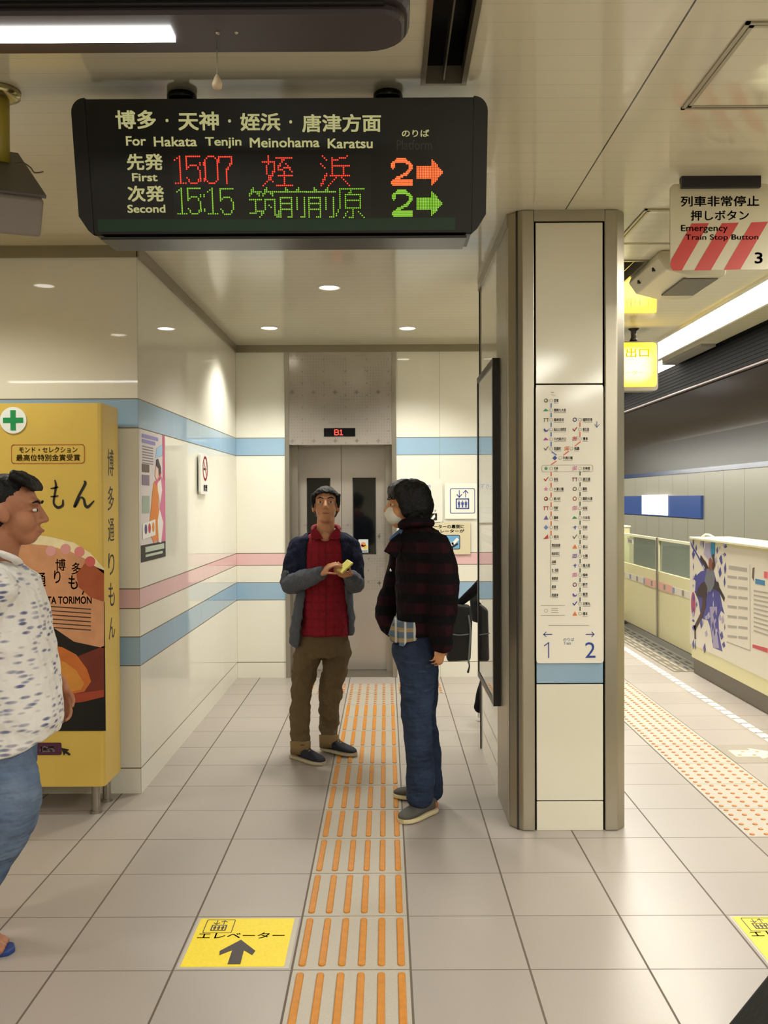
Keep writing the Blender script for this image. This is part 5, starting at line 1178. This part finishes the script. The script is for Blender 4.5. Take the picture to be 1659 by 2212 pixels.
# shirt
def plaid_red():
    m = mat('red_shirt', '#a01c2c', 0.8, spec=0.2); n = NT(m); x, y, z = n.pos()
    c = n.mix(n.noise(6, 4), '#74101e', '#97202f')
    g = n.ma('MAXIMUM', n.grid(x, 0.0, 0.045, 0.014), n.grid(z, 0.01, 0.05, 0.014)); c = n.mix(n.ma('MULTIPLY', n.ma('MULTIPLY', g, n.noise(15, 2)), 0.45), c, '#560c18')
    c = n.mix(n.ma('MULTIPLY', n.line(x, -0.365, 0.004), 0.6), c, '#4e0a14')
    n.out('Base Color', c); n.out('Normal', n.bump(n.ma('ADD', n.noise(13, 3), n.ma('MULTIPLY', g, 0.05)), 0.75, 0.04)); return m
M_redshirt = plaid_red()
sh = MB(); sh.rings([ering(W(x, y, 5.665), r*5.6/F_PX, d, tilt=(0, tl)) for x, y, r, d, tl in ((704, 1148, 24, 0.06, 0.25), (704, 1156, 40, 0.085, 0.15), (704, 1172, 52, 0.11, 0), (704, 1200, 53, 0.122, 0), (704, 1250, 51, 0.118, 0), (704, 1300, 50, 0.118, 0), (704, 1340, 52, 0.128, 0), (704, 1366, 54, 0.135, -0.1), (704, 1374, 52, 0.13, -0.1))])
sho = body_obj(sh, 'shirt', M_redshirt, t, 0.008, 3, 0.016, 0.08)
b = MB()
for s in (-1, 1):
    k = 704
    for q in ((0, 0),):
        p = [W(k+s*24, 1140, 5.6), W(k+s*33, 1150, 5.585), W(k+s*30, 1163, 5.555), W(k+s*22, 1166, 5.54), W(k+s*6, 1164, 5.545), W(k+s*13, 1152, 5.57)]
        b.prism(p, (0, -0.007, 0.003))
b.tube([W(679, 1146, 5.6), W(676, 1140, 5.66), W(690, 1135, 5.715), W(718, 1135, 5.715), W(732, 1140, 5.66), W(729, 1146, 5.6)], 0.013, 10, smooth=4)
b.obj('collar', M_redshirt, sho, smooth=False)
b = MB()
for z in (1200, 1245, 1290, 1330): p = W(706, z, 5.5); b.ell((p.x, 5.545 if z < 1260 else 5.535, p.z), (0.005, 0.003, 0.005), None, 10, 6)
b.obj('button', M_dark, sho)
b = MB(); b.ell(W(703, 1160, 5.572), (0.032, 0.02, 0.028)); b.obj('throat', SK1, sho, smooth=True)
# cardigan: a thick open shell round the body plus sleeves, navy above and grey below
M_card = cloth('cardigan_knit', '#171c33', 0.95, '#565a63', (1.07, -0.05), bump=0.45, bscale=16, na=0.15, fine=0.03)
ca = MB()
def shell(rows, t_in=0.02, n=30):
    rs = []
    for (x, y, d, r, dep, g0, g1, z_l, z_r) in rows:
        c = W(x, y, d); rx = r*5.62/F_PX; o = []
        A0, A1 = math.radians(g0), 2*PI-math.radians(g1)
        for i in range(n+1):
            a = A0+(A1-A0)*i/n; f = i/n; z = c.z+z_l*max(0, 1-4*(1-f))*0+(z_r*(1-2*f) if f < 0.5 else z_l*(2*f-1))
            o.append((c.x+rx*math.sin(a), c.y-dep*math.cos(a), z))
        for i in range(n, -1, -1):
            a = A0+(A1-A0)*i/n; f = i/n; z = c.z+(z_r*(1-2*f) if f < 0.5 else z_l*(2*f-1))
            o.append((c.x+(rx-t_in)*math.sin(a), c.y-(dep-t_in)*math.cos(a), z))
        rs.append(o)
    ca.rings(rs)
shell([(704, 1150, 5.675, 44, 0.085, 55, 62, 0, 0), (704, 1162, 5.675, 62, 0.125, 32, 38, 0, 0), (704, 1190, 5.675, 66, 0.142, 34, 40, 0, 0), (704, 1235, 5.675, 64, 0.144, 42, 42, 0, 0), (702, 1285, 5.675, 62, 0.142, 52, 46, 0, 0), (698, 1335, 5.675, 69, 0.158, 62, 43, 0, 0.0), (695, 1365, 5.675, 71, 0.165, 66, 44, -0.07, 0.0), (695, 1372, 5.675, 70, 0.16, 66, 50, -0.07, 0)])
ca.tube([sh_r+Vector((0.018, 0, 0.0)), sh_r.lerp(el_r, 0.5), sh_r.lerp(el_r, 0.8)], [0.068, 0.064, 0.062], 18, smooth=4)
ca.tube([sh_l+Vector((-0.018, 0, 0.0)), sh_l.lerp(el_l, 0.5), sh_l.lerp(el_l, 0.82)], [0.068, 0.062, 0.058], 18, smooth=4)
cdo = body_obj(ca, 'cardigan', M_card, t, 0.0085, 4, 0.02, 0.06)
M_gslv = cloth('grey_knit', '#565a63', 0.95, bump=0.5, bscale=16, na=0.15, fine=0.1)
for a_, e_, w_, rr_ in ((sh_r, el_r, wr_r, (0.058, 0.062, 0.06, 0.043)), (sh_l, el_l, wr_l, (0.055, 0.058, 0.055, 0.042))):
    b = MB(); b.tube([a_.lerp(e_, 0.72), e_, e_.lerp(w_, 0.38), e_.lerp(w_, 0.96)], rr_, 18, smooth=4); body_obj(b, 'grey_sleeve', M_gslv, cdo, 0.0075, 3, 0.02, 0.05)
M_navy = mat('navy_canvas', '#15182a', 0.8, bump=0.2, bscale=300); M_solew = mat('cream_sole', '#b8ab90', 0.6); M_laceb = mat('tan_lace', '#a08452', 0.7)
h_, t_ = at(631, 1640, 5.62), at(699, 1656, 5.45); shoe(t, (h_.x, 5.66, 0), (t_.x, 5.47, 0), M_navy, M_solew, M_laceb, 0.047)
h_, t_ = at(697, 1622, 5.8), at(768, 1640, 5.62); shoe(t, (h_.x, 5.80, 0), (t_.x, 5.64, 0), M_navy, M_solew, M_laceb, 0.047, z0=0.007)
# phone held in the hands
t = thing('phone', 'yellow cased phone held in both hands by the man in the red shirt', 'phone', tuple(W(744, 1224, 5.37)))
c = W(745, 1224, 5.372); ax = Vector((0.70, 0.3, 0.64)).normalized(); sd = Vector((0.42, -0.75, -0.42)); sd = (sd-ax*sd.dot(ax)).normalized(); nn = ax.cross(sd)
b = MB(); b.obox(c, ax, sd, nn, 0.046, 0.029, 0.006); b.obj('case', mat('yellow_case', '#d8d070', 0.35), t, bevel=0.004)
b = MB(); k = -1 if nn.y < 0 else 1; b.obox(c+nn*0.0062*k, ax, sd, nn, 0.041, 0.025, 0.0006); b.obj('screen', mat('phone_screen', '#101214', 0.1), t)

# ---------------- man in the plaid jacket, seen from his left side
SK2 = skin('skin_warm', '#c68d62')
t = thing('person', 'person in a dark red plaid jacket and blue jeans standing side on in a mask', 'person', (0.15, 4.6, 0))
D = 4.62; S2 = D/F_PX
hc = W(880, 1091, D); R2 = rot(PI/2+0.22, 0.0)   # looks towards -x
bd = MB(); head(bd, hc, R2, 1.03)
bd.tube([hc+Vector((0.03, 0, -0.05)), W(893, 1150, D), W(903, 1175, D)], [0.055, 0.056, 0.07], 16)
bd.rings([ering(W(x, y, D), r*S2, d) for x, y, r, d in ((905, 1165, 30, 0.1), (908, 1190, 44, 0.17), (905, 1260, 46, 0.16), (903, 1340, 42, 0.14), (905, 1400, 44, 0.15))])
bd.tube([W(893, 1400, D-0.07), W(895, 1550, D-0.05), W(900, 1720, D-0.02)], [0.07, 0.045, 0.036], 14); bd.tube([W(905, 1400, D+0.09), W(912, 1550, D+0.1), W(922, 1712, D+0.13)], [0.07, 0.045, 0.036], 14)
shl, ell_, wrl = W(945, 1185, D-0.16), W(958, 1290, D-0.19), W(953, 1392, D-0.2)
bd.tube([shl, ell_, wrl], [0.05, 0.04, 0.027], 12)
hand(bd, wrl+Vector((0, 0, 0.012)), Vector((-0.12, 0.02, -1)), Vector((-0.5, 0.85, 0)), (0.25, 0.55, 0.4), thumb_side=1, s=0.8)
body_obj(bd, 'body', SK2, t, 0.0055, 4)
face_parts(hc, R2, t, 1.03, mouth=False)
H2 = lambda x, y, z: hc+R2 @ Vector((x, y, z))
mk = MB(); mk.ell(H2(0, 0.055, -0.05), (0.057, 0.058, 0.052), R2); mk.ell(H2(0, 0.088, -0.04), (0.026, 0.032, 0.036), R2)
body_obj(mk, 'mask', mat('white_mask', '#d9d5cb', 0.7), t, 0.006, 4)
hr = MB(); hr.ell(H2(0, -0.02, 0.05), (0.09, 0.103, 0.083), R2); hr.ell(H2(0, -0.05, 0.0), (0.09, 0.085, 0.092), R2); hr.ell(H2(0, -0.055, -0.055), (0.075, 0.062, 0.06), R2)
for k in (-1, 1):
    hr.ell(H2(k*0.072, 0.0, -0.005), (0.022, 0.055, 0.07), R2)
    hr.tube([H2(k*0.065, 0.05, 0.07), H2(k*0.076, 0.052, 0.02), H2(k*0.074, 0.036, -0.045)], [0.025, 0.02, 0.01], 8, smooth=3)
for k in range(-4, 5): hr.tube([H2(k*0.015, 0.02, 0.112), H2(k*0.017, 0.07, 0.085), H2(k*0.017, 0.091-abs(k)*0.004, 0.04-0.008*(k % 2))], [0.022, 0.017, 0.008], 8, smooth=3)
body_obj(hr, 'hair', M_hair, t, 0.007, 2, 0.012, 0.02)
def denim(name, c0, c1):
    m = mat(name, c0, 0.85, spec=0.2); n = NT(m); x, y, z = n.pos()
    f = n.ma('MULTIPLY', n.noise(5.5, 4), 1.3); c = n.mix(n.ma('SUBTRACT', f, 0.2), c0, c1)
    wh = n.n('ShaderNodeTexNoise'); wh.inputs['Scale'].default_value = 1.0; mp = n.n('ShaderNodeMapping'); mp.inputs['Scale'].default_value = (5, 5, 28); mp.inputs['Rotation'].default_value = (0.4, 0.5, 0)
    g = n.n('ShaderNodeNewGeometry'); n.L.new(g.outputs['Position'], mp.inputs[0]); n.L.new(mp.outputs[0], wh.inputs['Vector'])
    c = n.mix(n.ma('MULTIPLY', n.ma('GREATER_THAN', wh.outputs['Fac'], 0.66), 0.12), c, '#5f6f8c')
    n.out('Base Color', c); n.out('Normal', n.bump(n.ma('ADD', n.noise(10, 3), n.ma('MULTIPLY', wh.outputs['Fac'], 0.5)), 0.6, 0.05)); return m
M_den = denim('dark_denim', '#161d30', '#364560')
je = MB(); je.rings([ering(W(x, y, D), r*S2, d) for x, y, r, d in ((903, 1340, 46, 0.16), (902, 1380, 50, 0.165), (903, 1415, 50, 0.165))])
je.tube([W(893, 1400, D-0.07), W(903, 1470, D-0.07), W(899, 1540, D-0.08), W(903, 1590, D-0.07), W(908, 1660, D-0.05), W(907, 1722, D-0.03)], [0.107, 0.088, 0.077, 0.072, 0.07, 0.073], 18, smooth=4)
je.tube([W(906, 1405, D+0.08), W(912, 1480, D+0.09), W(913, 1550, D+0.1), W(923, 1620, D+0.12), W(930, 1710, D+0.14)], [0.1, 0.082, 0.072, 0.068, 0.068], 18, smooth=4)
body_obj(je, 'jeans', M_den, t, 0.008, 4, 0.02, 0.08)
def plaid_dark(name):
    m = mat(name, '#1a0d12', 0.95, spec=0.15); n = NT(m); x, y, z = n.pos()
    hz = n.band(n.ma('FRACT', n.ma('ADD', n.ma('DIVIDE', z, 0.098), 20)), 0.5, 1.0)
    u = n.ma('ADD', x, n.ma('MULTIPLY', y, 0.6)); vt = n.band(n.ma('FRACT', n.ma('ADD', n.ma('DIVIDE', u, 0.1), 20)), 0.45, 1.0)
    c = n.mix(n.ma('MULTIPLY', hz, 0.75), '#0a090b', '#300d16'); c = n.mix(n.ma('MULTIPLY', vt, 0.55), c, '#0a090b')
    c = n.mix(n.ma('MULTIPLY', n.noise(90, 2), 0.3), c, '#151014')
    n.out('Base Color', c); n.out('Normal', n.bump(n.noise(9, 3), 0.6, 0.05)); return m
M_pl = plaid_dark('dark_plaid_wool')
ja = MB(); ja.rings([ering(W(x, y, D), r*S2, d, tilt=(tl, 0)) for x, y, r, d, tl in ((899, 1135, 26, 0.09, 0.1), (905, 1148, 40, 0.14, 0.05), (911, 1168, 54, 0.19, 0), (914, 1200, 59, 0.205, 0), (914, 1250, 60, 0.2, 0), (913, 1300, 58, 0.19, 0), (910, 1350, 52, 0.18, 0.08), (908, 1366, 51, 0.178, 0.12))])
ja.tube([shl+Vector((-0.02, 0.02, 0.01)), shl.lerp(ell_, 0.5)+Vector((0.01, 0, 0)), ell_, ell_.lerp(wrl, 0.5), wrl], [0.085, 0.078, 0.072, 0.062, 0.054], 18, smooth=4)
# far arm with the hand in the jacket pocket: the elbow pushes out in front
ja.tube([W(876, 1185, D+0.17), W(856, 1250, D+0.2), W(834, 1315, D+0.2), W(842, 1352, D+0.14), W(862, 1362, D+0.08)], [0.075, 0.062, 0.056, 0.05, 0.045], 16, smooth=4)
jo = body_obj(ja, 'jacket', M_pl, t, 0.009, 4, 0.02, 0.07)
b = MB()
for p in ([W(862, 1152, D-0.08), W(842, 1168, D-0.1), W(829, 1191, D-0.11), W(856, 1206, D-0.13), W(868, 1180, D-0.13)],): b.prism(p, (0.004, -0.012, 0.004))
b.tube([W(868, 1135, D-0.08), W(880, 1128, D-0.14), W(915, 1128, D-0.12), W(930, 1130, D), W(915, 1128, D+0.12), W(880, 1130, D+0.1)], 0.022, 10, smooth=4); b.obj('collar', M_pl, jo, smooth=False)
b = MB(); b.prism([W(866, 1140, D-0.03), W(842, 1162, D-0.08), W(840, 1167, D-0.08), W(850, 1168, D-0.08), W(872, 1148, D-0.05)], (0, -0.006, 0.002)); b.obj('shirt_collar', mat('blue_shirt', '#4a6a92', 0.7), t)
b = MB(); p = W(844, 1232, D-0.12); b.ell(p, (0.006, 0.004, 0.006), None, 10, 6); b.obj('button', mat('bright_button', '#d8d4cc', 0.15, 0.8), jo)
def shirt_plaid():
    m = mat('tail_plaid', '#5f6b7a', 0.8); n = NT(m); x, y, z = n.pos()
    a = n.grid(z, 0, 0.05, 0.02); c = n.mix(a, '#4c5c70', '#8d7a5a'); c = n.mix(n.grid(x, 0, 0.045, 0.01), c, '#b9b6ae'); n.out('Base Color', c); return m
MS2 = shirt_plaid(); b = MB()
b.rings([ering(W(x, y, D-0.01), r*S2, d, tilt=(tl, 0)) for x, y, r, d, tl in ((885, 1335, 34, 0.172, 0), (880, 1362, 40, 0.176, 0.1), (878, 1376, 36, 0.17, 0.12))])
b.prism([W(862, 1360, D-0.17), W(885, 1362, D-0.18), W(884, 1378, D-0.18), W(872, 1396, D-0.175), (W(862, 1394, D-0.17))], (0, -0.008, 0)); b.prism([W(848, 1345, D-0.1), W(862, 1345, D-0.14), W(862, 1366, D-0.14), W(838, 1372, D-0.1)], (0, -0.01, 0))
b.obj('shirt_tail', MS2, t)
M_gsh = mat('grey_canvas', '#4a4844', 0.8, bump=0.2, bscale=250); M_csole = mat('pale_sole', '#cdbf98', 0.6); M_or = mat('orange_heel', '#a8582a', 0.7); M_lg = mat('grey_lace', '#5a5350', 0.7)
shoe(t, (0.235, 4.66, 0), (0.065, 4.475, 0), M_gsh, M_csole, M_lg, 0.05, z0=0.002, heelmat=M_or)
shoe(t, (0.245, 4.80, 0), (0.035, 4.88, 0), M_gsh, M_csole, None, 0.046, z0=0.007, heelmat=M_or)

# ---------------- person walking away behind the right wall, with a black bag
t = thing('person', 'person in black clothes half hidden behind the end of the right wall', 'person', (0.78, 6.7, 0))
M_blk = cloth('black_wool', '#0c0c0e', 0.9)
D3 = 6.65; bd = MB(); hc3 = Vector((0.98, D3, 1.5)); R3 = rot(-PI/2, 0.0); head(bd, hc3, R3)
bd.tube([hc3+Vector((-0.02, 0, -0.06)), Vector((0.93, D3, 1.34))], [0.055, 0.06], 14)
bd.rings([ering((x, D3, z), rx, ry) for x, z, rx, ry in ((0.92, 1.36, 0.1, 0.17), (0.9, 1.2, 0.11, 0.17), (0.87, 0.95, 0.1, 0.15), (0.85, 0.8, 0.11, 0.16))])
bd.tube([(0.85, D3-0.08, 0.82), (0.76, D3-0.08, 0.45), (0.68, D3-0.08, 0.1)], [0.08, 0.055, 0.04], 12); bd.tube([(0.87, D3+0.08, 0.82), (1.0, D3+0.08, 0.48), (1.06, D3+0.08, 0.09)], [0.08, 0.055, 0.04], 12)
bd.tube([(0.92, D3-0.2, 1.32), (0.83, D3-0.24, 1.05), (0.86, D3-0.24, 0.84)], [0.05, 0.04, 0.025], 12); bd.tube([(0.92, D3+0.2, 1.32), (0.95, D3+0.24, 1.05), (1.05, D3+0.22, 0.9)], [0.05, 0.04, 0.025], 12)
hand(bd, (0.86, D3-0.24, 0.85), (0.1, 0, -1), (0, 1, 0), (0.4, 0.7, 0.5)); hand(bd, (1.05, D3+0.22, 0.9), (0.6, 0, -0.6), (0, -1, 0), (0.4, 0.7, 0.5), thumb_side=-1)
body_obj(bd, 'body', SK2, t, 0.007, 4); face_parts(hc3, R3, t)
hr = MB(); H3 = lambda x, y, z: hc3+R3 @ Vector((x, y, z)); hr.ell(H3(0, -0.025, 0.045), (0.084, 0.098, 0.083), R3); hr.ell(H3(0, -0.045, 0), (0.08, 0.075, 0.088), R3); body_obj(hr, 'hair', M_hair, t, 0.008, 2)
b = MB(); b.rings([ering((x, D3, z), rx, ry) for x, z, rx, ry in ((0.93, 1.4, 0.08, 0.1), (0.92, 1.35, 0.12, 0.2), (0.89, 1.18, 0.15, 0.21), (0.84, 1.0, 0.17, 0.2), (0.8, 0.86, 0.2, 0.2), (0.8, 0.7, 0.19, 0.2))])
b.tube([(0.92, D3-0.18, 1.3), (0.83, D3-0.25, 1.05), (0.86, D3-0.24, 0.86)], [0.075, 0.06, 0.05], 14, smooth=3); b.tube([(0.92, D3+0.18, 1.3), (0.95, D3+0.24, 1.05), (1.04, D3+0.22, 0.92)], [0.075, 0.06, 0.05], 14, smooth=3)
body_obj(b, 'coat', M_blk, t, 0.01, 3, 0.015, 0.08)
b = MB(); b.tube([(0.86, D3-0.08, 0.8), (0.80, D3-0.08, 0.5), (0.725, D3-0.08, 0.3), (0.665, D3-0.08, 0.09)], [0.1, 0.08, 0.058, 0.05], 14, smooth=4); b.tube([(0.88, D3+0.08, 0.8), (1.0, D3+0.08, 0.48), (1.06, D3+0.08, 0.08)], [0.1, 0.075, 0.06], 14, smooth=4); body_obj(b, 'trousers', M_blk, t, 0.009, 3, 0.012, 0.08)
M_wsh = mat('white_sneaker', '#d8d2c8', 0.6); shoe(t, (0.645, D3-0.08, 0), (0.9, D3-0.09, 0), M_wsh, M_white, None, 0.045); shoe(t, (1.0, D3+0.08, 0), (1.26, D3+0.08, 0), M_wsh, M_white, None, 0.045)
t = thing('shoulder_bag', 'black shoulder bag with a grey zip carried behind the plaid man', 'bag', tuple(W(1000, 1430, 6.32)))
Db = 6.28; b = MB()
b.prism([W(968, 1318, Db), W(985, 1306, Db), W(1018, 1310, Db), W(1021, 1340, Db), W(1017, 1428, Db), W(966, 1430, Db)], (0, 0.13, 0)); b.obj('bag_body', mat('black_nylon', '#0d0e0f', 0.6, bump=0.3, bscale=20), t, bevel=0.018)
b = MB(); b.tube([W(1012, 1330, Db-0.003), W(1016, 1360, Db-0.006), W(1014, 1400, Db-0.006), W(1012, 1432, Db-0.004)], 0.006, 8, smooth=4); b.tube([W(966, 1368, Db-0.004), W(990, 1372, Db-0.006), W(1012, 1370, Db-0.004)], 0.004, 8, smooth=3); b.obj('zip', mat('grey_zip', '#6a6f70', 0.4), t)
b = MB(); b.tube([W(1013, 1430, Db-0.005), W(1014, 1440, Db-0.005), W(1011, 1452, Db-0.005)], [0.004, 0.005, 0.008], 8); b.obj('zip_pull', M_black, t)
b = MB(); b.tube([W(985, 1308, Db+0.06), W(1008, 1290, Db+0.06), W(1045, 1252, Db+0.05), W(1090, 1180, Db+0.1)], [0.02, 0.03, 0.035, 0.02], 10, smooth=4, flat=0.4); b.obj('strap', M_blk, t)

# ---------------- passer-by at the left edge, walking to the right
SK4 = skin('skin_brown', '#a06a4e')
t = thing('person', 'person in a white shirt with navy marks, jeans and sandals at the left edge', 'person', (-1.3, 3.25, 0))
D4 = 3.25; S4 = D4/F_PX; hc = W(26, 1104, D4); R4 = rot(-PI/2+0.12, 0.0)
bd = MB(); head(bd, hc, R4, 1.06)
bd.tube([hc+Vector((-0.02, 0, -0.06)), W(0, 1195, D4), W(-12, 1240, D4)], [0.058, 0.062, 0.075], 16)
bd.rings([ering(W(x, y, D4), r*S4, d) for x, y, r, d in ((-10, 1235, 60, 0.13), (-5, 1270, 78, 0.19), (5, 1400, 86, 0.17), (10, 1540, 70, 0.14), (0, 1620, 55, 0.14))])
bd.tube([W(0, 1620, D4-0.09), W(5, 1790, D4-0.09), W(-85, 2018, D4-0.1)], [0.075, 0.05, 0.042], 14); bd.tube([W(0, 1620, D4+0.09), W(-30, 1800, D4+0.09), W(-260, 1935, D4+0.09)], [0.075, 0.05, 0.042], 14)
wrf = W(128, 1474, D4+0.14)
bd.tube([W(-5, 1275, D4+0.2), W(40, 1400, D4+0.23), wrf], [0.05, 0.042, 0.028], 12)
hand(bd, wrf, Vector((0.2, 0, -1)), Vector((-0.3, -1, 0)), (0.35, 0.6, 0.45), thumb_side=-1, s=0.95)
wrn = W(-150, 1480, D4-0.25); bd.tube([W(-15, 1275, D4-0.2), W(-90, 1400, D4-0.25), wrn], [0.05, 0.042, 0.028], 12); hand(bd, wrn, Vector((-0.3, 0, -1)), Vector((0.3, 1, 0)), (0.35, 0.6, 0.45), thumb_side=1, s=0.95)
# bare feet
def foot(b, heel, d, s=1.0):
    heel = Vector(heel); d = Vector(d).normalized(); sd = Vector((-d.y, d.x, 0))
    b.tube([heel+Vector((0, 0, 0.05)), heel+d*0.09*s+Vector((0, 0, 0.05)), heel+d*0.18*s+Vector((0, 0, 0.032))], [0.036, 0.038, 0.036], 12, flat=1.15, smooth=3)
    for k, (L, r) in enumerate(((0.06, 0.014), (0.056, 0.0105), (0.05, 0.0098), (0.042, 0.0092), (0.034, 0.0088))):
        p = heel+d*(0.178*s)+sd*((k-2)*0.0195)*1.0; b.tube([p+Vector((0, 0, 0.033)), p+d*L*0.55+Vector((0, 0, 0.034)), p+d*L+Vector((0, 0, 0.026))], [r*1.1, r, r*0.95], 8)
tip = at(44, 2040, 3.24); dirf = Vector((1, -0.22, 0)).normalized(); fh = Vector((tip.x, 3.2, 0.0))-dirf*0.27
foot(bd, fh, dirf); f2 = Vector((-1.78, D4+0.09, 0.05)); foot(bd, f2, Vector((1, 0.05, 0)))
body_obj(bd, 'body', SK4, t, 0.0055, 3)
face_parts(hc, R4, t, 1.06)
H4 = lambda x, y, z: hc+R4 @ Vector((x, y, z))
hr = MB(); hr.ell(H4(0, -0.03, 0.05), (0.083, 0.097, 0.082), R4); hr.ell(H4(0, -0.05, 0), (0.08, 0.072, 0.085), R4)
for k in range(-4, 5): hr.tube([H4(k*0.015, 0.02, 0.125), H4(k*0.0165, 0.068, 0.1), H4(k*0.0165, 0.084, 0.075)], [0.02, 0.016, 0.008], 8, smooth=3)
body_obj(hr, 'hair', M_hair, t, 0.007, 2, 0.01, 0.018)
def shirt_marks():
    m = mat('white_shirt_navy_marks', '#d9d6d2', 0.85, spec=0.2); n = NT(m)
    g = n.n('ShaderNodeNewGeometry'); mp = n.n('ShaderNodeMapping'); mp.inputs['Scale'].default_value = (17, 17, 58); n.L.new(g.outputs['Position'], mp.inputs[0])
    v = n.n('ShaderNodeTexVoronoi'); v.inputs['Scale'].default_value = 1.0; v.inputs['Randomness'].default_value = 0.75; n.L.new(mp.outputs[0], v.inputs['Vector'])
    d = v.outputs['Distance']; k = n.ma('MULTIPLY', n.ma('SUBTRACT', 0.42, d), 5.0); k = n.ma('MINIMUM', n.ma('MAXIMUM', k, 0.0), 1.0); c = n.mix(n.ma('MULTIPLY', k, n.ma('MULTIPLY', n.noise(20, 1), 1.5)), '#dcd9d6', '#5d628a')
    n.out('Base Color', c); n.out('Normal', n.bump(n.noise(9, 3), 0.6, 0.05)); return m
MS4 = shirt_marks(); sh = MB()
sh.rings([ering(W(x, y, D4), r*S4, d, tilt=(tl, 0)) for x, y, r, d, tl in ((-6, 1205, 46, 0.1, -0.3), (-6, 1222, 62, 0.14, -0.2), (-6, 1250, 80, 0.2, 0), (0, 1320, 93, 0.215, 0), (8, 1400, 100, 0.21, 0), (16, 1500, 108, 0.205, 0), (18, 1590, 110, 0.2, 0.3), (16, 1622, 106, 0.195, 0.34))])
sh.tube([W(-5, 1262, D4+0.17), W(20, 1340, D4+0.22), W(40, 1400, D4+0.23)], [0.085, 0.078, 0.075], 16, smooth=3); sh.tube([W(-15, 1262, D4-0.17), W(-60, 1340, D4-0.22), W(-90, 1400, D4-0.25)], [0.085, 0.078, 0.075], 16, smooth=3)
so = body_obj(sh, 'shirt', MS4, t, 0.008, 4, 0.02, 0.09)
b = MB(); b.tube([W(40, 1218, D4-0.03), W(28, 1206, D4-0.085), W(-20, 1190, D4-0.095), W(-54, 1186, D4)], 0.011, 10, smooth=4, flat=1.6); b.obj('collar', MS4, so, smooth=True)
M_den4 = denim('light_denim', '#33486e', '#7d8c9e')
je = MB(); je.rings([ering(W(x, y, D4), r*S4, d) for x, y, r, d in ((0, 1540, 62, 0.15), (-2, 1600, 66, 0.16), (-2, 1660, 70, 0.165))])
je.tube([W(-2, 1630, D4-0.08), W(20, 1720, D4-0.09), W(6, 1785, D4-0.09), W(-22, 1850, D4-0.09), W(-62, 1930, D4-0.1), W(-88, 1990, D4-0.1)], [0.105, 0.108, 0.1, 0.086, 0.07, 0.064], 18, smooth=4); je.tube([W(-10, 1640, D4+0.08), W(-18, 1740, D4+0.09), W(-60, 1820, D4+0.09), W(-250, 1925, D4+0.09)], [0.115, 0.09, 0.08, 0.066], 18, smooth=4)
body_obj(je, 'jeans', M_den4, t, 0.009, 4, 0.02, 0.08)
M_san = mat('blue_rubber', '#1f3a7a', 0.5); M_strap = mat('navy_strap', '#1c2036', 0.6)
for hl, d in ((fh, dirf), (f2, Vector((1, 0.05, 0)))):
    hl = Vector(hl); z = 0.0 if hl.z < 0.02 else 0.05; sd = Vector((-d.y, d.x, 0)); b = MB(); rs = []
    for zz in (z, z+0.02): rs.append([hl+d*x+sd*y+Vector((0, 0, zz-hl.z)) for x, y in ((-0.04, -0.03), (-0.045, 0), (-0.04, 0.03), (0.08, 0.036), (0.17, 0.05), (0.235, 0.042), (0.26, 0.012), (0.255, -0.02), (0.215, -0.046), (0.16, -0.05), (0.08, -0.038))])
    b.rings(rs); s_ = b.obj('sandal', M_san, t, bevel=0.005)
    b = MB(); c = hl+d*0.15; q = Vector((0, 0, -hl.z+z)); b.tube([c+sd*0.052+q+Vector((0, 0, 0.022)), c+d*0.01+sd*0.03+q+Vector((0, 0, 0.07)), c+d*0.012-sd*0.03+q+Vector((0, 0, 0.068)), c-sd*0.052+q+Vector((0, 0, 0.022))], 0.022, 10, smooth=4, flat=0.3, side=(0, 0, 1)); b.obj('strap', M_strap, s_, smooth=True)

# ---------------- black bag whose edge shows in the bottom right corner
t = thing('travel_bag', 'black bag standing on the floor in the bottom right corner of the picture', 'bag', (1.35, 2.6, 0))
p0, p1 = at(1562, 2216, 2.68), at(1646, 2112, 2.68)
b = MB()
zt = 0.55; x_at = lambda z: p0.x+(z-p0.z)*(p1.x-p0.x)/(p1.z-p0.z)
poly = [(x_at(0.0)+0.0, 0.0), (x_at(0.5), 0.5), (x_at(0.5)+0.06, 0.55), (x_at(0.5)+0.35, 0.55), (x_at(0.5)+0.42, 0.48), (x_at(0.0)+0.9, 0.0)]
b.prism([(x, 2.5, z) for x, z in poly], (0, 0.18, 0)); b.obj('bag_body', mat('black_bag', '#121113', 0.6, bump=0.2, bscale=40), t, bevel=0.02)
b = MB(); b.tube([(x_at(0.5)+0.1, 2.59, 0.54), (x_at(0.5)+0.12, 2.59, 0.66), (x_at(0.5)+0.3, 2.59, 0.66), (x_at(0.5)+0.32, 2.59, 0.54)], 0.012, 10, smooth=4); b.obj('handle', M_black, t, smooth=True)
